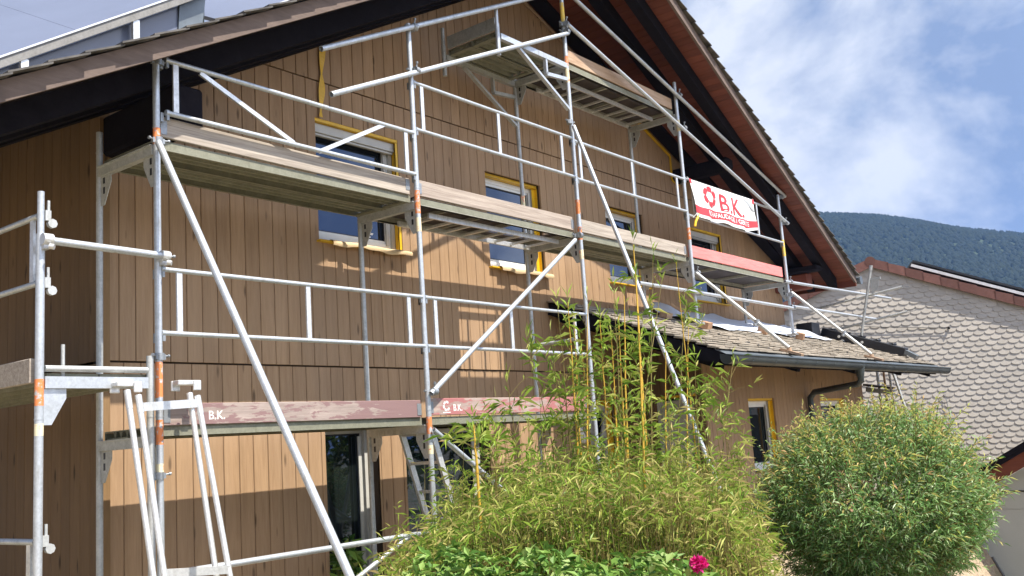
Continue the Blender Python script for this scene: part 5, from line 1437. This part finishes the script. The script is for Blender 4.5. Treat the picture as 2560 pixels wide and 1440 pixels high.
for k in range(14):
    a = k*2*math.pi/14; e = WC + Vector((math.cos(a)*0.6, math.sin(a)*0.6, PRN.uniform(-0.2, 0.5)))
    br.path([(WC.x+0.05*math.cos(a), WC.y+0.05*math.sin(a), G), (WC.x+0.25*math.cos(a), WC.y+0.25*math.sin(a), WC.z-0.45), e], [0.018, 0.012, 0.005], 6)
lv.build('foliage', [M['wleaf'], M['wtip']], wi, recalc=False); br.build('branches', M['culm_green'], wi)

# grass growing between the thicket and the willow
M['grass'] = m_leaf('grass_blade', (0.07, 0.15, 0.02), (0.22, 0.34, 0.06), (0.42, 0.40, 0.14), 0.5, 0.3)
gs = MB()
for i in range(5200):
    u = PRN.uniform(1760, 2330); dist = PRN.uniform(6.5, 11.0); c = PD(u, 1300, dist); c.z = groundz(c.x, c.y)
    if noise.noise(Vector((c.x*1.3, c.y*1.3, 0))) < -0.12: continue
    d = Vector((PRN.uniform(-0.5, 0.5), PRN.uniform(-0.5, 0.5), 1)); leaf(gs, c, d, PRN.uniform(0.12, 0.38), 0.012, droop=0.25)
tag(gs.build('grass', M['grass'], None, recalc=False), 'loose green grass between the thicket and the willow bush', 'grass', kind='stuff')

# broad-leaved garden plants and the peony flower in front
M['pleaf'] = m_leaf('peony_leaf', (0.06, 0.15, 0.025), (0.19, 0.32, 0.06), (0.32, 0.40, 0.14), 0.5, 0.25)
def leafy(name, us, ytop, dist, n, label, cat, size=0.085, group='leafy plants along the bottom'):
    c = PD(sum(us)/2, 1440, dist); root = empty(name, (c.x, c.y, G), label, cat, group); lv = MB(); stx = MB()
    for i in range(n):
        u = PRN.uniform(*us); k = 1-((u-sum(us)/2)/((us[1]-us[0])/2))**2
        dd_ = dist + PRN.uniform(-0.35, 0.45)
        tp_ = PD(u, ytop + (1-k)*70 + PRN.uniform(0, 150), dd_)
        if i % 6 == 0: stx.path([Vector((c.x+(tp_.x-c.x)*0.5, c.y+(tp_.y-c.y)*0.5, G)), tp_], [0.006, 0.002], 5)
        d0 = rvec(); d0.z = abs(d0.z)*0.4+0.1; d0.normalize()
        for q in range(5): leaf(lv, tp_ + rvec()*0.015, (d0+rvec()*0.8).normalized(), size*PRN.uniform(0.7, 1.2), size*0.40*PRN.uniform(0.8, 1.2), fold=0.18, droop=0.25, up=Vector((0, 0, 1))+rvec()*0.5)
    lv.build('foliage', M['pleaf'], root, recalc=False); stx.build('stems', M['culm_green'], root); return root
leafy('peony_plant', (1430, 1800), 1385, 5.4, 240, 'dark green leafy plant carrying the magenta flower', 'plant')
leafy('garden_plant', (1010, 1260), 1365, 5.8, 200, 'leafy green plant in front of the second scaffold post', 'plant')
leafy('garden_plant', (1230, 1500), 1378, 5.6, 170, 'leafy green plant at the bottom centre before the bamboo thicket', 'plant')
leafy('garden_plant', (825, 900), 1350, 9.3, 60, 'bright green strappy plant by the dark terrace door', 'plant', 0.16)
M['petal'] = m_leaf('magenta_petal', (0.50, 0.008, 0.13), (0.78, 0.03, 0.28), (0.82, 0.10, 0.40), 0.5, 0.25)
def peony(px, py, dist, r_, label, n=150):
    c = PD(px, py, dist); mb = MB()
    for i in range(n):
        d = rvec(); d.z = d.z*0.8+0.15; d.normalize(); k = PRN.uniform(0.25, 1.0)
        q = c + d*r_*k*0.55; leaf(mb, q, (d+rvec()*0.5).normalized(), r_*PRN.uniform(0.5, 0.75), r_*PRN.uniform(0.35, 0.6), fold=-0.3, droop=-0.1, up=rvec())
    root = empty('peony_flower', tuple(c), label, 'flower', 'magenta flowers'); mb.build('petals', M['petal'], root, recalc=False)
    s_ = MB(); s_.path([(c.x+0.05, c.y+0.05, G), (c.x+0.02, c.y+0.02, c.z-0.3), (c.x, c.y, c.z-r_*0.5)], [0.006, 0.005, 0.004], 6); s_.build('stem', M['culm_green'], root)
peony(1747, 1413, 5.1, 0.050, 'open magenta flower at the bottom right of centre')
peony(1690, 1402, 5.6, 0.016, 'tiny pink flower bud left of the open magenta flower', 24)
# garden hedge behind the viewer (only seen mirrored in the panes)
M['hedge'] = m_leaf('hedge_leaf', (0.02, 0.05, 0.012), (0.07, 0.13, 0.03), None, 0.6, 0.2)
hg = MB()
for i in range(3600):
    x = PRN.uniform(-14, 24); h = 2.6+1.6*noise.noise(Vector((x*0.25, 0, 0))); y = -15 + PRN.uniform(-1.0, 1.0) + 1.5*noise.noise(Vector((x*0.2, 5, 0)))
    z = G + PRN.uniform(0.1, 1)**0.8*h
    leaf(hg, Vector((x, y, z)), rvec(), PRN.uniform(0.3, 0.55), PRN.uniform(0.2, 0.35), droop=0.1)
hr = empty('hedge', (5, -15, G), 'tall leafy hedge closing the garden opposite the house', 'hedge'); hg.build('foliage', M['hedge'], hr, recalc=False)
